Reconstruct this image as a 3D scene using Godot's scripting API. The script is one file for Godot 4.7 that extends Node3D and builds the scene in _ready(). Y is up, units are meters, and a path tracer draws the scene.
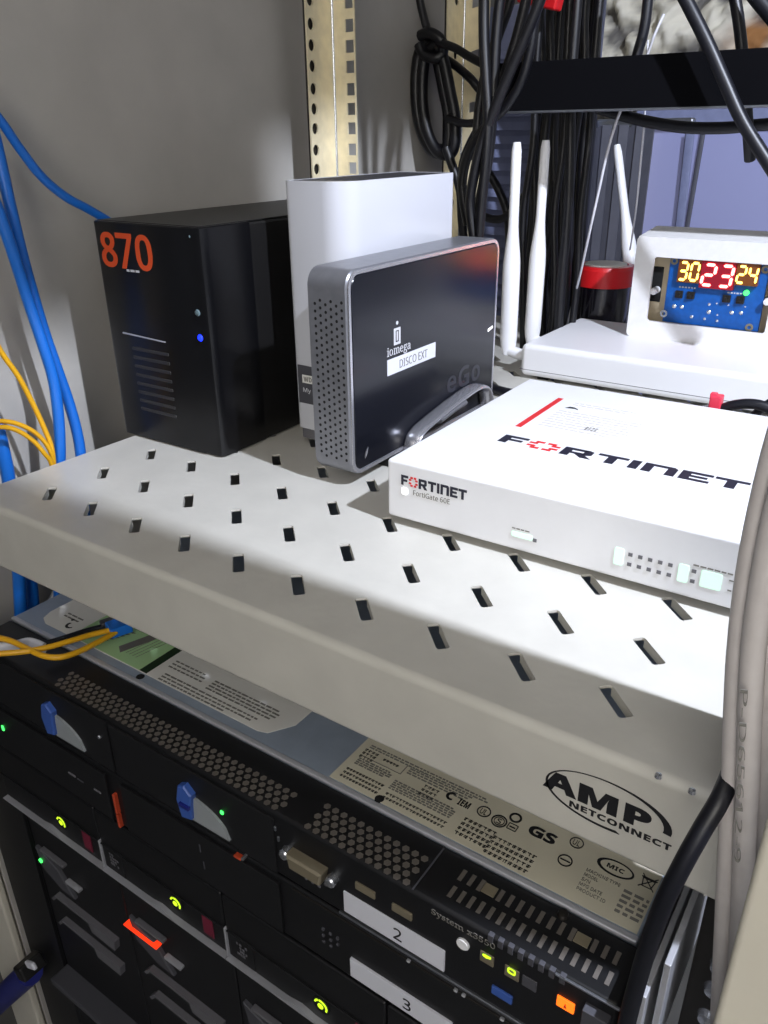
extends Node3D
# Inside an open rack cabinet: a slotted shelf with network boxes above a stack of servers.
# Units are metres. y = 0 is the top of the shelf, +x runs right along the rack, +z comes out of the rack front.

var M := {}
var taken := {}
var rng := RandomNumberGenerator.new()

const FRONT := Basis(Vector3(1, 0, 0), Vector3(0, 1, 0), Vector3(0, 0, 1))
const TOP := Basis(Vector3(1, 0, 0), Vector3(0, 0, -1), Vector3(0, 1, 0))
const RIGHT := Basis(Vector3(0, 0, -1), Vector3(0, 1, 0), Vector3(1, 0, 0))


func _ready() -> void:
	rng.seed = 870
	camera_and_light()
	materials()
	setting()
	cabinet()
	shelf()
	servers()
	black_box()
	white_drive()
	slim_drive()
	firewall()
	router()
	display_box()
	jar()
	back_things()
	back_cables()
	left_cables()
	right_cables()


# ---------------------------------------------------------------- camera and light
func camera_and_light() -> void:
	var cam := Camera3D.new()
	cam.name = "camera"
	cam.position = Vector3(0.4290, 0.1999, 0.2548)
	cam.rotation = Vector3(-0.442409, 0.607493, -0.011492)
	cam.fov = 65.17
	cam.near = 0.01
	cam.far = 20.0
	add_child(cam)
	cam.current = true
	var we := WorldEnvironment.new()
	we.name = "environment"
	var e := Environment.new()
	e.background_mode = Environment.BG_COLOR
	e.background_color = Color(0, 0, 0)
	e.tonemap_mode = Environment.TONE_MAPPER_LINEAR
	e.tonemap_exposure = 1.0
	e.sdfgi_enabled = true
	e.ssao_enabled = true
	e.ssil_enabled = true
	we.environment = e
	add_child(we)
	# the bright lamp to the right of the open rack side
	var lamp := OmniLight3D.new()
	lamp.name = "work_lamp_light"
	lamp.position = Vector3(0.72, 0.62, -0.018)
	lamp.light_color = Color(0.90, 0.93, 1.0)
	lamp.light_energy = 1.04
	lamp.light_size = 0.012
	lamp.omni_range = 6.0
	lamp.omni_attenuation = 2.0
	lamp.shadow_enabled = true
	add_child(lamp)
	# daylight from the room's window behind the camera, a little to its right
	var day := AreaLight3D.new()
	day.name = "window_light"
	day.position = Vector3(0.72, 0.5, 0.985)
	day.rotation = Vector3(0, 0, 0)
	day.area_size = Vector2(0.5, 0.7)
	day.area_range = 6.0
	day.light_color = Color(1.0, 0.975, 0.93)
	day.light_energy = 0.46
	day.shadow_enabled = true
	add_child(day)
	# the room's ceiling panel, dim
	var room := AreaLight3D.new()
	room.name = "ceiling_panel_light"
	room.position = Vector3(0.3, 1.455, 0.6)
	room.rotation = Vector3(-PI / 2, 0, 0)
	room.area_size = Vector2(0.6, 0.6)
	room.area_range = 6.0
	room.light_color = Color(1.0, 0.97, 0.92)
	room.light_energy = 0.12
	room.shadow_enabled = true
	add_child(room)


# ---------------------------------------------------------------- helpers: nodes
func numbered(called: String) -> String:
	if not taken.has(called):
		taken[called] = 0
		return called
	taken[called] += 1
	return "%s_%03d" % [called, taken[called]]


func thing(called: String, label: String, category: String, at := Vector3.ZERO, group := "", turn := 0.0) -> Node3D:
	var o := Node3D.new()
	o.name = numbered(called)
	o.position = at
	o.rotation.y = turn
	tag(o, label, category, group)
	add_child(o)
	return o


func tag(o: Node, label: String, category: String, group := "") -> Node:
	o.set_meta("label", label)
	o.set_meta("category", category)
	if group:
		o.set_meta("group", group)
	return o


func chain(n: Node) -> Transform3D:
	var t := Transform3D()
	while n != self:
		t = n.transform * t
		n = n.get_parent()
	return t


# one mesh; x is in world space and is turned into the parent's space
func obj(called: String, mesh: Mesh, m: Material, parent: Node = self, x := Transform3D()) -> MeshInstance3D:
	var o := MeshInstance3D.new()
	o.name = numbered(called) if parent == self else called
	o.mesh = mesh
	o.material_override = m
	if parent != self:
		x = chain(parent).affine_inverse() * x
	o.transform = x
	parent.add_child(o, true)
	return o


# the same, with x already in the parent's space
func loc(called: String, mesh: Mesh, m: Material, parent: Node, x := Transform3D()) -> MeshInstance3D:
	var o := MeshInstance3D.new()
	o.name = called
	o.mesh = mesh
	o.material_override = m
	o.transform = x
	parent.add_child(o, true)
	return o


# a piece of a part; x is in the thing's space
func sub(called: String, mesh: Mesh, m: Material, part: Node3D, x := Transform3D()) -> MeshInstance3D:
	var o := loc(called, mesh, m, part, part.transform.affine_inverse() * x)
	return o


func struct(called: String, mesh: Mesh, m: Material, x := Transform3D()) -> MeshInstance3D:
	var o := obj(called, mesh, m, self, x)
	o.set_meta("kind", "structure")
	return o


func at(p: Vector3, b := Basis()) -> Transform3D:
	return Transform3D(b, p)


# ---------------------------------------------------------------- helpers: shapes
# a box with rounded edges, centred
func rbox(size: Vector3, r := 0.001, k := 1) -> ArrayMesh:
	var h := size / 2
	r = minf(r, minf(h.x, minf(h.y, h.z)) * 0.98)
	var steps := []
	for ax in 3:
		var l: Array[float] = []
		for i in k + 1:
			l.append(-h[ax] + r * (1.0 - tan(PI / 4 * (1.0 - float(i) / k))))
		for i in k + 1:
			l.append(h[ax] - r * (1.0 - tan(PI / 4 * float(i) / k)))
		steps.append(l)
	var st := SurfaceTool.new()
	st.begin(Mesh.PRIMITIVE_TRIANGLES)
	var n := 0
	for ax in 3:
		var a: int = (ax + 1) % 3
		var b: int = (ax + 2) % 3
		for s in [-1.0, 1.0]:
			var la: Array = steps[a]
			var lb: Array = steps[b]
			for i in la.size():
				for j in lb.size():
					var p := Vector3()
					p[ax] = h[ax] * s
					p[a] = la[i]
					p[b] = lb[j]
					var q := p.clamp(-h + Vector3.ONE * r, h - Vector3.ONE * r)
					var nn := (p - q).normalized()
					st.set_normal(nn)
					st.set_uv(Vector2(p[a], p[b]))
					st.add_vertex(q + nn * r)
			var w := lb.size()
			for i in la.size() - 1:
				for j in w - 1:
					var q0 := n + i * w + j
					var f := [q0, q0 + w, q0 + w + 1, q0, q0 + w + 1, q0 + 1]
					if s > 0:
						f = [q0, q0 + w + 1, q0 + w, q0, q0 + 1, q0 + w + 1]
					for x in f:
						st.add_index(x)
			n += la.size() * w
	return st.commit()


func box_between(a: Vector3, b: Vector3, r := 0.001, k := 1) -> Array:
	return [rbox((b - a).abs(), r, k), at((a + b) / 2)]


func slab(called: String, a: Vector3, b: Vector3, m: Material, parent: Node = self, r := 0.001, k := 1) -> MeshInstance3D:
	return obj(called, rbox((b - a).abs(), r, k), m, parent, at((a + b) / 2))


func tri(st: SurfaceTool, a: Vector3, b: Vector3, c: Vector3, n: Vector3) -> void:
	# front faces run clockwise
	if (b - a).cross(c - a).dot(n) > 0:
		var t := b
		b = c
		c = t
	for p in [a, b, c]:
		st.set_normal(n)
		st.add_vertex(p)


func wall_quad(st: SurfaceTool, a: Vector3, b: Vector3, c: Vector3, d: Vector3, n: Array) -> void:
	var v := [a, b, c, d]
	var order := [0, 1, 2, 0, 2, 3]
	if (b - a).cross(c - a).dot(n[0] + n[1]) > 0:
		order = [0, 2, 1, 0, 3, 2]
	for k in order:
		st.set_normal(n[k])
		st.add_vertex(v[k])


# flat polygons (2D, x right, y up) raised d above the plane z = 0; bev rounds the rim
func prism(polys: Array, d := 0.0002, bev := 0.0) -> ArrayMesh:
	var st := SurfaceTool.new()
	st.begin(Mesh.PRIMITIVE_TRIANGLES)
	for q in polys:
		var p: PackedVector2Array = PackedVector2Array(q)
		if Geometry2D.is_polygon_clockwise(p):
			p.reverse()
		var cap := p
		if bev > 0.0:
			var ins := Geometry2D.offset_polygon(p, -bev, Geometry2D.JOIN_MITER)
			if ins.size() == 1 and ins[0].size() == p.size():
				var inner: PackedVector2Array = ins[0]
				if Geometry2D.is_polygon_clockwise(inner):
					inner.reverse()
				# line up the starts
				var best := 0
				for i in inner.size():
					if inner[i].distance_to(p[0]) < inner[best].distance_to(p[0]):
						best = i
				var turned := PackedVector2Array()
				for i in inner.size():
					turned.append(inner[(best + i) % inner.size()])
				cap = turned
			else:
				bev = 0.0
		var t := Geometry2D.triangulate_polygon(cap)
		for i in range(0, t.size(), 3):
			var a := cap[t[i]]
			var b := cap[t[i + 1]]
			var c := cap[t[i + 2]]
			tri(st, Vector3(a.x, a.y, d), Vector3(b.x, b.y, d), Vector3(c.x, c.y, d), Vector3(0, 0, 1))
			tri(st, Vector3(a.x, a.y, 0), Vector3(b.x, b.y, 0), Vector3(c.x, c.y, 0), Vector3(0, 0, -1))
		# walls, shaded smooth where the outline turns gently
		var en := []
		for i in p.size():
			var e := (p[(i + 1) % p.size()] - p[i]).normalized()
			en.append(Vector3(e.y, -e.x, 0))
		for i in p.size():
			var j := (i + 1) % p.size()
			var n: Vector3 = en[i]
			var before: Vector3 = en[posmod(i - 1, p.size())]
			var after: Vector3 = en[j]
			var na := (n + before).normalized() if n.dot(before) > 0.8 else n
			var nb := (n + after).normalized() if n.dot(after) > 0.8 else n
			var top := d - bev
			var up := Vector3(0, 0, 1)
			wall_quad(st, Vector3(p[i].x, p[i].y, 0), Vector3(p[j].x, p[j].y, 0), Vector3(p[j].x, p[j].y, top), Vector3(p[i].x, p[i].y, top), [na, nb, nb, na])
			if bev > 0.0:
				wall_quad(st, Vector3(p[i].x, p[i].y, top), Vector3(p[j].x, p[j].y, top), Vector3(cap[j].x, cap[j].y, d), Vector3(cap[i].x, cap[i].y, d), [(na + up).normalized(), (nb + up).normalized(), (nb + up).normalized(), (na + up).normalized()])
	return st.commit()


func rect(x0: float, y0: float, x1: float, y1: float) -> Array:
	return [Vector2(x0, y0), Vector2(x1, y0), Vector2(x1, y1), Vector2(x0, y1)]


func rrect(x0: float, y0: float, x1: float, y1: float, r: float, k := 5) -> Array:
	var out := []
	for c in [[x1 - r, y0 + r, -PI / 2], [x1 - r, y1 - r, 0.0], [x0 + r, y1 - r, PI / 2], [x0 + r, y0 + r, PI]]:
		for i in k + 1:
			var a: float = c[2] + PI / 2 * i / k
			out.append(Vector2(c[0] + cos(a) * r, c[1] + sin(a) * r))
	return out


func disc(c: Vector2, r: float, n := 14, ry := 0.0, turn := 0.0) -> Array:
	var out := []
	for i in n:
		var a := TAU * i / n + turn
		out.append(c + Vector2(cos(a) * r, sin(a) * (ry if ry > 0 else r)))
	return out


# quads between two closed outlines with the same number of points
func ring(outer: Array, inner: Array) -> Array:
	var out := []
	for i in outer.size():
		var j := (i + 1) % outer.size()
		out.append([outer[i], outer[j], inner[j], inner[i]])
	return out


# a plate outline with a hole in it, d thick: walls outside and inside
func frame_plate(outer: Array, inner: Array, d: float) -> ArrayMesh:
	var st := SurfaceTool.new()
	st.begin(Mesh.PRIMITIVE_TRIANGLES)
	var n := outer.size()
	for i in n:
		var j := (i + 1) % n
		var a: Vector2 = outer[i]
		var b: Vector2 = outer[j]
		var c: Vector2 = inner[j]
		var e: Vector2 = inner[i]
		for z in [0.0, d]:
			var nn := Vector3(0, 0, 1 if z > 0 else -1)
			tri(st, Vector3(a.x, a.y, z), Vector3(b.x, b.y, z), Vector3(c.x, c.y, z), nn)
			tri(st, Vector3(a.x, a.y, z), Vector3(c.x, c.y, z), Vector3(e.x, e.y, z), nn)
		for w in [[a, b, 1.0], [e, c, -1.0]]:
			var p: Vector2 = w[0]
			var q: Vector2 = w[1]
			var dir := (q - p).normalized()
			var nn: Vector3 = Vector3(dir.y, -dir.x, 0) * w[2]
			tri(st, Vector3(p.x, p.y, 0), Vector3(q.x, q.y, 0), Vector3(q.x, q.y, d), nn)
			tri(st, Vector3(p.x, p.y, 0), Vector3(q.x, q.y, d), Vector3(p.x, p.y, d), nn)
	return st.commit()


# a smooth line through the points
func smooth(pts: Array, per := 8) -> Array:
	var out := []
	for i in pts.size() - 1:
		var p0: Vector3 = pts[maxi(i - 1, 0)]
		var p1: Vector3 = pts[i]
		var p2: Vector3 = pts[i + 1]
		var p3: Vector3 = pts[mini(i + 2, pts.size() - 1)]
		for k in per:
			out.append(p1.cubic_interpolate(p2, p0, p3, float(k) / per))
	out.append(pts[-1])
	return out


# a round or flat bar along a path; radii may vary, flat squeezes it along one side
func tube(path: Array, r0: float, sides := 10, radii := [], flat := 1.0, side_dir := Vector3.ZERO) -> ArrayMesh:
	var st := SurfaceTool.new()
	st.begin(Mesh.PRIMITIVE_TRIANGLES)
	var u := Vector3.ZERO
	var n := path.size()
	for i in n:
		var t: Vector3 = (path[mini(i + 1, n - 1)] - path[maxi(i - 1, 0)]).normalized()
		if side_dir != Vector3.ZERO:
			u = side_dir
		elif u == Vector3.ZERO:
			u = t.cross(Vector3(0.31, 0.2, 0.93)).normalized()
		u = (u - t * u.dot(t)).normalized()
		var w := t.cross(u).normalized()
		var r: float = radii[i] if radii.size() == n else r0
		for k in sides:
			var a := TAU * k / sides
			var off := u * cos(a) * r + w * sin(a) * r * flat
			st.set_normal((u * cos(a) + w * sin(a) / maxf(flat, 0.05)).normalized())
			st.set_uv(Vector2(float(k) / sides, float(i) / n))
			st.add_vertex(path[i] + off)
	for i in n - 1:
		for k in sides:
			var a := i * sides + k
			var b := i * sides + (k + 1) % sides
			for x in [a, b + sides, b, a, a + sides, b + sides]:
				st.add_index(x)
	for e in [0, n - 1]:
		var dir: Vector3 = (path[0] - path[1]).normalized() if e == 0 else (path[n - 1] - path[n - 2]).normalized()
		var c := n * sides + (0 if e == 0 else sides + 1)
		st.set_normal(dir)
		st.set_uv(Vector2.ZERO)
		st.add_vertex(path[e])
		for k in sides:
			var a := TAU * k / sides
			st.set_normal(dir)
			st.set_uv(Vector2.ZERO)
			var t: Vector3 = (path[mini(e + 1, n - 1)] - path[maxi(e - 1, 0)]).normalized()
			var uu := u if e != 0 else (side_dir if side_dir != Vector3.ZERO else t.cross(Vector3(0.31, 0.2, 0.93)).normalized())
			uu = (uu - t * uu.dot(t)).normalized()
			var w := t.cross(uu).normalized()
			var r: float = radii[e] if radii.size() == n else r0
			st.add_vertex(path[e] + uu * cos(a) * r + w * sin(a) * r * flat)
		for k in sides:
			var a := c + 1 + k
			var b := c + 1 + (k + 1) % sides
			for x in ([c, b, a] if e != 0 else [c, a, b]):
				st.add_index(x)
	return st.commit()


# turned shape round the y axis: points are (radius, height)
func lathe(profile: Array, seg := 32) -> ArrayMesh:
	var st := SurfaceTool.new()
	st.begin(Mesh.PRIMITIVE_TRIANGLES)
	for i in profile.size() - 1:
		var p: Vector2 = profile[i]
		var q: Vector2 = profile[i + 1]
		var e := (q - p).normalized()
		for k in seg:
			var a := TAU * k / seg
			var b := TAU * (k + 1) / seg
			var va := Vector3(cos(a), 0, sin(a))
			var vb := Vector3(cos(b), 0, sin(b))
			var na := va * e.y + Vector3(0, -e.x, 0)
			var nb := vb * e.y + Vector3(0, -e.x, 0)
			var quad := [[va * p.x + Vector3(0, p.y, 0), na], [vb * p.x + Vector3(0, p.y, 0), nb], [vb * q.x + Vector3(0, q.y, 0), nb], [va * q.x + Vector3(0, q.y, 0), na]]
			for x in [0, 1, 2, 0, 2, 3]:
				st.set_normal(quad[x][1].normalized())
				st.add_vertex(quad[x][0])
	return st.commit()


# lettering fitted into a box of w by h, its lower left corner at the origin
func letters(words: String, w: float, h: float, bold := false, serif := false, d := 0.0002, fat := 0.0) -> Array:
	var t := TextMesh.new()
	var f := SystemFont.new()
	f.font_names = PackedStringArray(["Droid Serif" if serif else "Droid Sans"])
	f.font_weight = 700 if bold else 400
	if fat > 0.0:
		var fv := FontVariation.new()
		fv.base_font = f
		fv.variation_embolden = fat
		t.font = fv
	else:
		t.font = f
	t.text = words
	t.font_size = 32
	t.pixel_size = 0.01
	t.depth = 0.01
	t.curve_step = 2.0
	var b := t.get_aabb()
	var sx := w / maxf(b.size.x, 1e-6)
	var sy := h / maxf(b.size.y, 1e-6)
	var x := Transform3D(Basis.from_scale(Vector3(sx, sy, d / 0.01)), Vector3(-b.position.x * sx, -b.position.y * sy, d / 2))
	return [t, x]


# lettering on a plane: where is the lower left corner in world space
func write(called: String, words: String, where: Vector3, b: Basis, w: float, h: float, m: Material, parent: Node, bold := false, serif := false, slant := 0.0, fat := 0.0) -> MeshInstance3D:
	var l := letters(words, w, h, bold, serif, 0.0002, fat)
	var lean := Transform3D(Basis(Vector3(1, 0, 0), Vector3(slant, 1, 0), Vector3(0, 0, 1)), Vector3.ZERO)
	return obj(called, l[0], m, parent, at(where, b) * lean * l[1])


# grey words: rows of small bars, n rows from the top left
func word_rows(x0: float, y1: float, x1: float, rows: int, pitch: float, h: float, word_min := 0.002, word_max := 0.006) -> Array:
	var out := []
	for i in rows:
		var y := y1 - i * pitch
		var x := x0
		var stop := x1 - rng.randf() * (x1 - x0) * (0.1 if i < rows - 1 else 0.4)
		while x < stop:
			var w := rng.randf_range(word_min, word_max)
			out.append(rect(x, y - h, minf(x + w, x1), y))
			x += w + h * 0.8
	return out


# rows of small dense signs: each is two or three crossing strokes
func sign_rows(x0: float, y1: float, x1: float, rows: int, pitch: float, s: float) -> Array:
	var out := []
	for i in rows:
		var y := y1 - i * pitch
		var x := x0
		while x + s < x1:
			out.append(rect(x, y - s * 0.3, x + s, y - s * 0.12))
			if rng.randf() < 0.7:
				out.append(rect(x, y - s * 0.75, x + s * 0.9, y - s * 0.58))
			var c := x + s * rng.randf_range(0.25, 0.6)
			out.append(rect(c, y - s, c + s * 0.2, y))
			if rng.randf() < 0.5:
				out.append(rect(x + s * 0.1, y - s, x + s * 0.25, y - s * 0.5))
			x += s * 1.28
	return out


# ---------------------------------------------------------------- materials
func mat(c: Color, rough := 0.5, metal := 0.0) -> StandardMaterial3D:
	var m := StandardMaterial3D.new()
	m.albedo_color = c
	m.roughness = rough
	m.metallic = metal
	return m


func glow(c: Color, e: float) -> StandardMaterial3D:
	var m := mat(c, 0.4)
	m.emission_enabled = true
	m.emission = c
	m.emission_energy_multiplier = e
	return m


func noise_tex(freq: float, lo: Color, hi: Color, s := 0, size := 256, normal := false) -> NoiseTexture2D:
	var n := FastNoiseLite.new()
	n.seed = s
	n.frequency = freq
	n.fractal_octaves = 4
	var t := NoiseTexture2D.new()
	t.width = size
	t.height = size
	t.seamless = true
	t.noise = n
	if normal:
		t.as_normal_map = true
		t.bump_strength = 1.5
	else:
		var g := Gradient.new()
		g.set_color(0, lo)
		g.set_color(1, hi)
		t.color_ramp = g
	return t


# painted or moulded surface with a faint mottle and a fine orange peel
func skin(c: Color, rough: float, mottle: float, tile: float, metal := 0.0, peel := 0.0, s := 1) -> StandardMaterial3D:
	var m := mat(c, rough, metal)
	m.albedo_texture = noise_tex(0.02, Color(1.0 - mottle, 1.0 - mottle, 1.0 - mottle), Color(1, 1, 1), s)
	m.uv1_triplanar = true
	m.uv1_world_triplanar = true
	m.uv1_scale = Vector3.ONE / tile
	if peel > 0.0:
		m.normal_enabled = true
		m.normal_texture = noise_tex(0.12, Color.BLACK, Color.WHITE, s + 7, 256, true)
		m.normal_scale = peel
	return m


func materials() -> void:
	M.shelf = skin(Color8(205, 202, 193), 0.38, 0.05, 0.25, 0.0, 0.06, 3)
	M.panel = skin(Color8(186, 182, 175), 0.55, 0.06, 0.4, 0.0, 0.05, 5)
	M.post = skin(Color8(226, 220, 204), 0.45, 0.04, 0.3, 0.0, 0.05, 6)
	M.dark_panel = skin(Color8(70, 70, 74), 0.6, 0.1, 0.4, 0.0, 0.0, 8)
	M.room = skin(Color8(150, 149, 146), 0.8, 0.05, 1.0, 0.0, 0.0, 9)
	M.floor = skin(Color8(120, 118, 114), 0.6, 0.12, 0.8, 0.0, 0.0, 10)
	M.zinc = skin(Color8(252, 240, 206), 0.42, 0.08, 0.08, 0.3, 0.05, 11)
	M.steel = skin(Color8(170, 174, 182), 0.3, 0.08, 0.06, 0.9, 0.0, 12)
	M.bright_steel = mat(Color8(205, 208, 214), 0.25, 0.9)
	M.dark_steel = mat(Color8(58, 55, 52), 0.4, 0.7)
	M.lid_steel = skin(Color8(158, 170, 186), 0.42, 0.06, 0.1, 0.25, 0.0, 14)
	M.server = skin(Color8(17, 17, 20), 0.42, 0.15, 0.1, 0.0, 0.0, 15)
	M.server_low = skin(Color8(20, 20, 23), 0.5, 0.15, 0.1, 0.0, 0.0, 16)
	M.vent_grey = mat(Color8(108, 102, 96), 0.5, 0.3)
	M.black_gloss = mat(Color8(9, 9, 12), 0.28)
	M.black_satin = skin(Color8(22, 21, 21), 0.42, 0.1, 0.1, 0.0, 0.04, 17)
	M.bar_black = mat(Color8(13, 13, 16), 0.85)
	M.bar_black.metallic_specular = 0.15
	M.void = mat(Color8(6, 6, 7), 0.8)
	M.black_panel = mat(Color8(15, 17, 26), 0.21)
	M.gun_metal = skin(Color8(140, 141, 147), 0.36, 0.08, 0.05, 0.55, 0.03, 18)
	M.ghost = mat(Color8(44, 45, 53), 0.3)
	M.rim_metal = mat(Color8(205, 205, 212), 0.25, 0.8)
	M.white_gloss = mat(Color8(198, 199, 205), 0.14)
	M.white = skin(Color8(236, 236, 238), 0.42, 0.02, 0.2, 0.0, 0.03, 20)
	M.white_plastic = mat(Color8(238, 238, 240), 0.35)
	M.print_plastic = skin(Color8(240, 239, 238), 0.5, 0.03, 0.05, 0.0, 0.05, 21)
	M.ink = mat(Color8(18, 18, 22), 0.6)
	M.ink_navy = mat(Color8(30, 30, 48), 0.5)
	M.ink_grey = mat(Color8(120, 118, 112), 0.7)
	M.ink_pale = mat(Color8(205, 200, 198), 0.7)
	M.ink_white = mat(Color8(200, 200, 205), 0.5)
	M.ink_red = mat(Color8(215, 40, 45), 0.5)
	M.orange_print = mat(Color8(215, 78, 30), 0.5)
	M.paper = mat(Color8(222, 220, 214), 0.65)
	M.paper_cream = mat(Color8(205, 199, 178), 0.55)
	M.paper_green = mat(Color8(168, 205, 150), 0.6)
	M.green_dark = mat(Color8(22, 46, 20), 0.6)
	M.tape_white = mat(Color8(214, 215, 224), 0.5)
	M.blue_cable = mat(Color8(22, 108, 205), 0.4)
	M.blue_dark = mat(Color8(28, 36, 120), 0.4)
	M.yellow_cable = mat(Color8(226, 168, 24), 0.4)
	M.black_cable = mat(Color8(9, 9, 15), 0.42)
	M.black_cord = mat(Color8(17, 18, 26), 0.42)
	M.grey_cable = skin(Color8(208, 202, 200), 0.5, 0.05, 0.05, 0.0, 0.0, 24)
	M.white_wire = mat(Color8(215, 215, 222), 0.4)
	M.blue_latch = mat(Color8(58, 92, 170), 0.4)
	M.pale_lens = mat(Color8(150, 155, 158), 0.35)
	M.orange_mark = mat(Color8(190, 70, 40), 0.5)
	M.maroon = mat(Color8(110, 26, 50), 0.5)
	M.silver_trim = mat(Color8(190, 191, 197), 0.32, 0.4)
	M.grey_plastic = mat(Color8(104, 103, 108), 0.45)
	M.grey_dark = mat(Color8(72, 72, 78), 0.45)
	M.gold_port = mat(Color8(150, 140, 118), 0.4, 0.5)
	M.red_plastic = mat(Color8(200, 24, 30), 0.35)
	M.pink_plastic = mat(Color8(236, 60, 84), 0.4)
	M.jar_body = mat(Color8(24, 22, 30), 0.15)
	M.tan_board = mat(Color8(196, 180, 150), 0.6)
	M.blue_board = skin(Color8(18, 92, 176), 0.35, 0.12, 0.03, 0.0, 0.0, 26)
	M.solder = mat(Color8(215, 220, 228), 0.25, 0.8)
	M.seg_amber_base = mat(Color8(120, 66, 24), 0.3)
	M.seg_red_base = mat(Color8(150, 20, 40), 0.3)
	M.seg_amber = glow(Color8(255, 210, 90), 5.0)
	M.seg_red = glow(Color8(255, 88, 84), 13.0)
	M.led_green = glow(Color8(60, 235, 90), 3.0)
	M.led_lime = glow(Color8(190, 230, 40), 1.4)
	M.led_mint = glow(Color8(212, 248, 226), 0.45)
	M.led_blue = glow(Color8(16, 40, 255), 3.0)
	M.slot_grey = mat(Color8(46, 45, 44), 0.4)
	M.led_orange = glow(Color8(255, 110, 24), 1.6)
	M.led_red = glow(Color8(255, 60, 24), 1.0)
	M.led_dim = mat(Color8(96, 116, 122), 0.2)
	M.led_white = glow(Color8(255, 255, 255), 1.2)
	M.louver = skin(Color8(140, 147, 182), 0.45, 0.08, 0.1, 0.0, 0.0, 28)
	M.shutter = skin(Color8(92, 93, 104), 0.5, 0.1, 0.1, 0.0, 0.0, 29)
	M.frost = glow(Color8(144, 148, 188), 0.22)
	M.frost.roughness = 0.5
	M.day_pane = glow(Color8(255, 251, 244), 1.6)
	M.lamp_face = glow(Color8(255, 250, 242), 0.3)
	M.bulb = glow(Color8(250, 252, 255), 8.0)
	var pl := mat(Color(1, 1, 1), 0.9)
	pl.vertex_color_use_as_albedo = true
	M.plaster = pl


# ---------------------------------------------------------------- the room around
func setting() -> void:
	struct("floor", rbox(Vector3(3.6, 0.1, 3.6), 0.002), M.floor, at(Vector3(0.2, -1.05, 0.5)))
	struct("ceiling", rbox(Vector3(3.6, 0.1, 3.6), 0.002), M.room, at(Vector3(0.2, 1.55, 0.5)))
	struct("wall_left", rbox(Vector3(0.1, 2.5, 3.6), 0.002), M.room, at(Vector3(-1.55, 0.25, 0.5)))
	struct("wall_right", rbox(Vector3(0.1, 2.5, 3.6), 0.002), M.room, at(Vector3(1.46, 0.25, 0.5)))
	var w2 := struct("window_2", rbox(Vector3(0.50, 0.70, 0.012), 0.002), M.day_pane, at(Vector3(0.72, 0.5, 0.994)))
	for y in [0.13, 0.87]:
		slab("frame_rail", Vector3(0.44, y - 0.02, 0.985), Vector3(1.0, y + 0.02, 1.005), M.white, w2, 0.003)
	for x in [0.455, 0.985]:
		slab("frame_post", Vector3(x - 0.015, 0.13, 0.985), Vector3(x + 0.015, 0.87, 1.005), M.white, w2, 0.003)
	struct("wall_front", rbox(Vector3(3.4, 2.5, 0.1), 0.002), M.room, at(Vector3(0.2, 0.25, 1.055)))
	var wb := struct("wall_back", rbox(Vector3(3.4, 2.5, 0.1), 0.002), M.room, at(Vector3(0.2, 0.25, -1.15)))
	# rough broken plaster with rust behind the open rear of the rack
	var n := FastNoiseLite.new()
	n.seed = 4
	n.frequency = 14.0
	n.fractal_octaves = 5
	var rust := FastNoiseLite.new()
	rust.seed = 12
	rust.frequency = 11.0
	var st := SurfaceTool.new()
	st.begin(Mesh.PRIMITIVE_TRIANGLES)
	var nx := 110
	var ny := 70
	for j in ny + 1:
		for i in nx + 1:
			var x := -0.15 + 0.55 * i / nx
			var y := 0.19 + 0.33 * j / ny
			var d := n.get_noise_2d(x, y)
			var c := Color(0.78, 0.74, 0.62).lerp(Color(0.16, 0.15, 0.14), clampf(-d * 3.6, 0, 1))
			var rr := rust.get_noise_2d(x, y)
			var near := clampf(1.0 - Vector2(x - 0.125, (y - 0.315) * 1.3).length() / 0.055, 0, 1)
			c = c.lerp(Color(0.36, 0.17, 0.06), clampf((rr * 2.2 + near * 1.6) * near * 1.5, 0, 1))
			st.set_color(c)
			st.add_vertex(Vector3(x, y, -1.07 + d * 0.05))
	for j in ny:
		for i in nx:
			var q := j * (nx + 1) + i
			for k in [q, q + nx + 1, q + nx + 2, q, q + nx + 2, q + 1]:
				st.add_index(k)
	st.generate_normals()
	obj("broken_plaster", st.commit(), M.plaster, wb)
	# ceiling panel lamp of the room
	var cl := thing("ceiling_light", "square white ceiling lamp panel in front of the rack", "ceiling light", Vector3(0.3, 1.5, 0.6))
	slab("housing", Vector3(-0.03, 1.475, 0.27), Vector3(0.63, 1.5, 0.93), M.white, cl, 0.004)
	slab("diffuser", Vector3(0.0, 1.462, 0.30), Vector3(0.6, 1.475, 0.90), M.lamp_face, cl, 0.002)
	# bare lamp to the right of the rack
	var wl := thing("pendant_lamp", "small bare bulb hanging on a cord right of the rack", "lamp", Vector3(0.72, 0.62, -0.018))
	obj("cord", tube([Vector3(0.72, 1.5, -0.018), Vector3(0.72, 0.68, -0.018)], 0.003), M.black_cable, wl)
	obj("socket", lathe([Vector2(0, 0.05), Vector2(0.012, 0.045), Vector2(0.012, 0.0135), Vector2(0, 0.0135)], 20), M.black_satin, wl, at(Vector3(0.72, 0.62, -0.018)))
	var bulb := SphereMesh.new()
	bulb.radius = 0.0125
	bulb.height = 0.025
	obj("bulb", bulb, M.bulb, wl, at(Vector3(0.72, 0.62, -0.018)))


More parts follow.
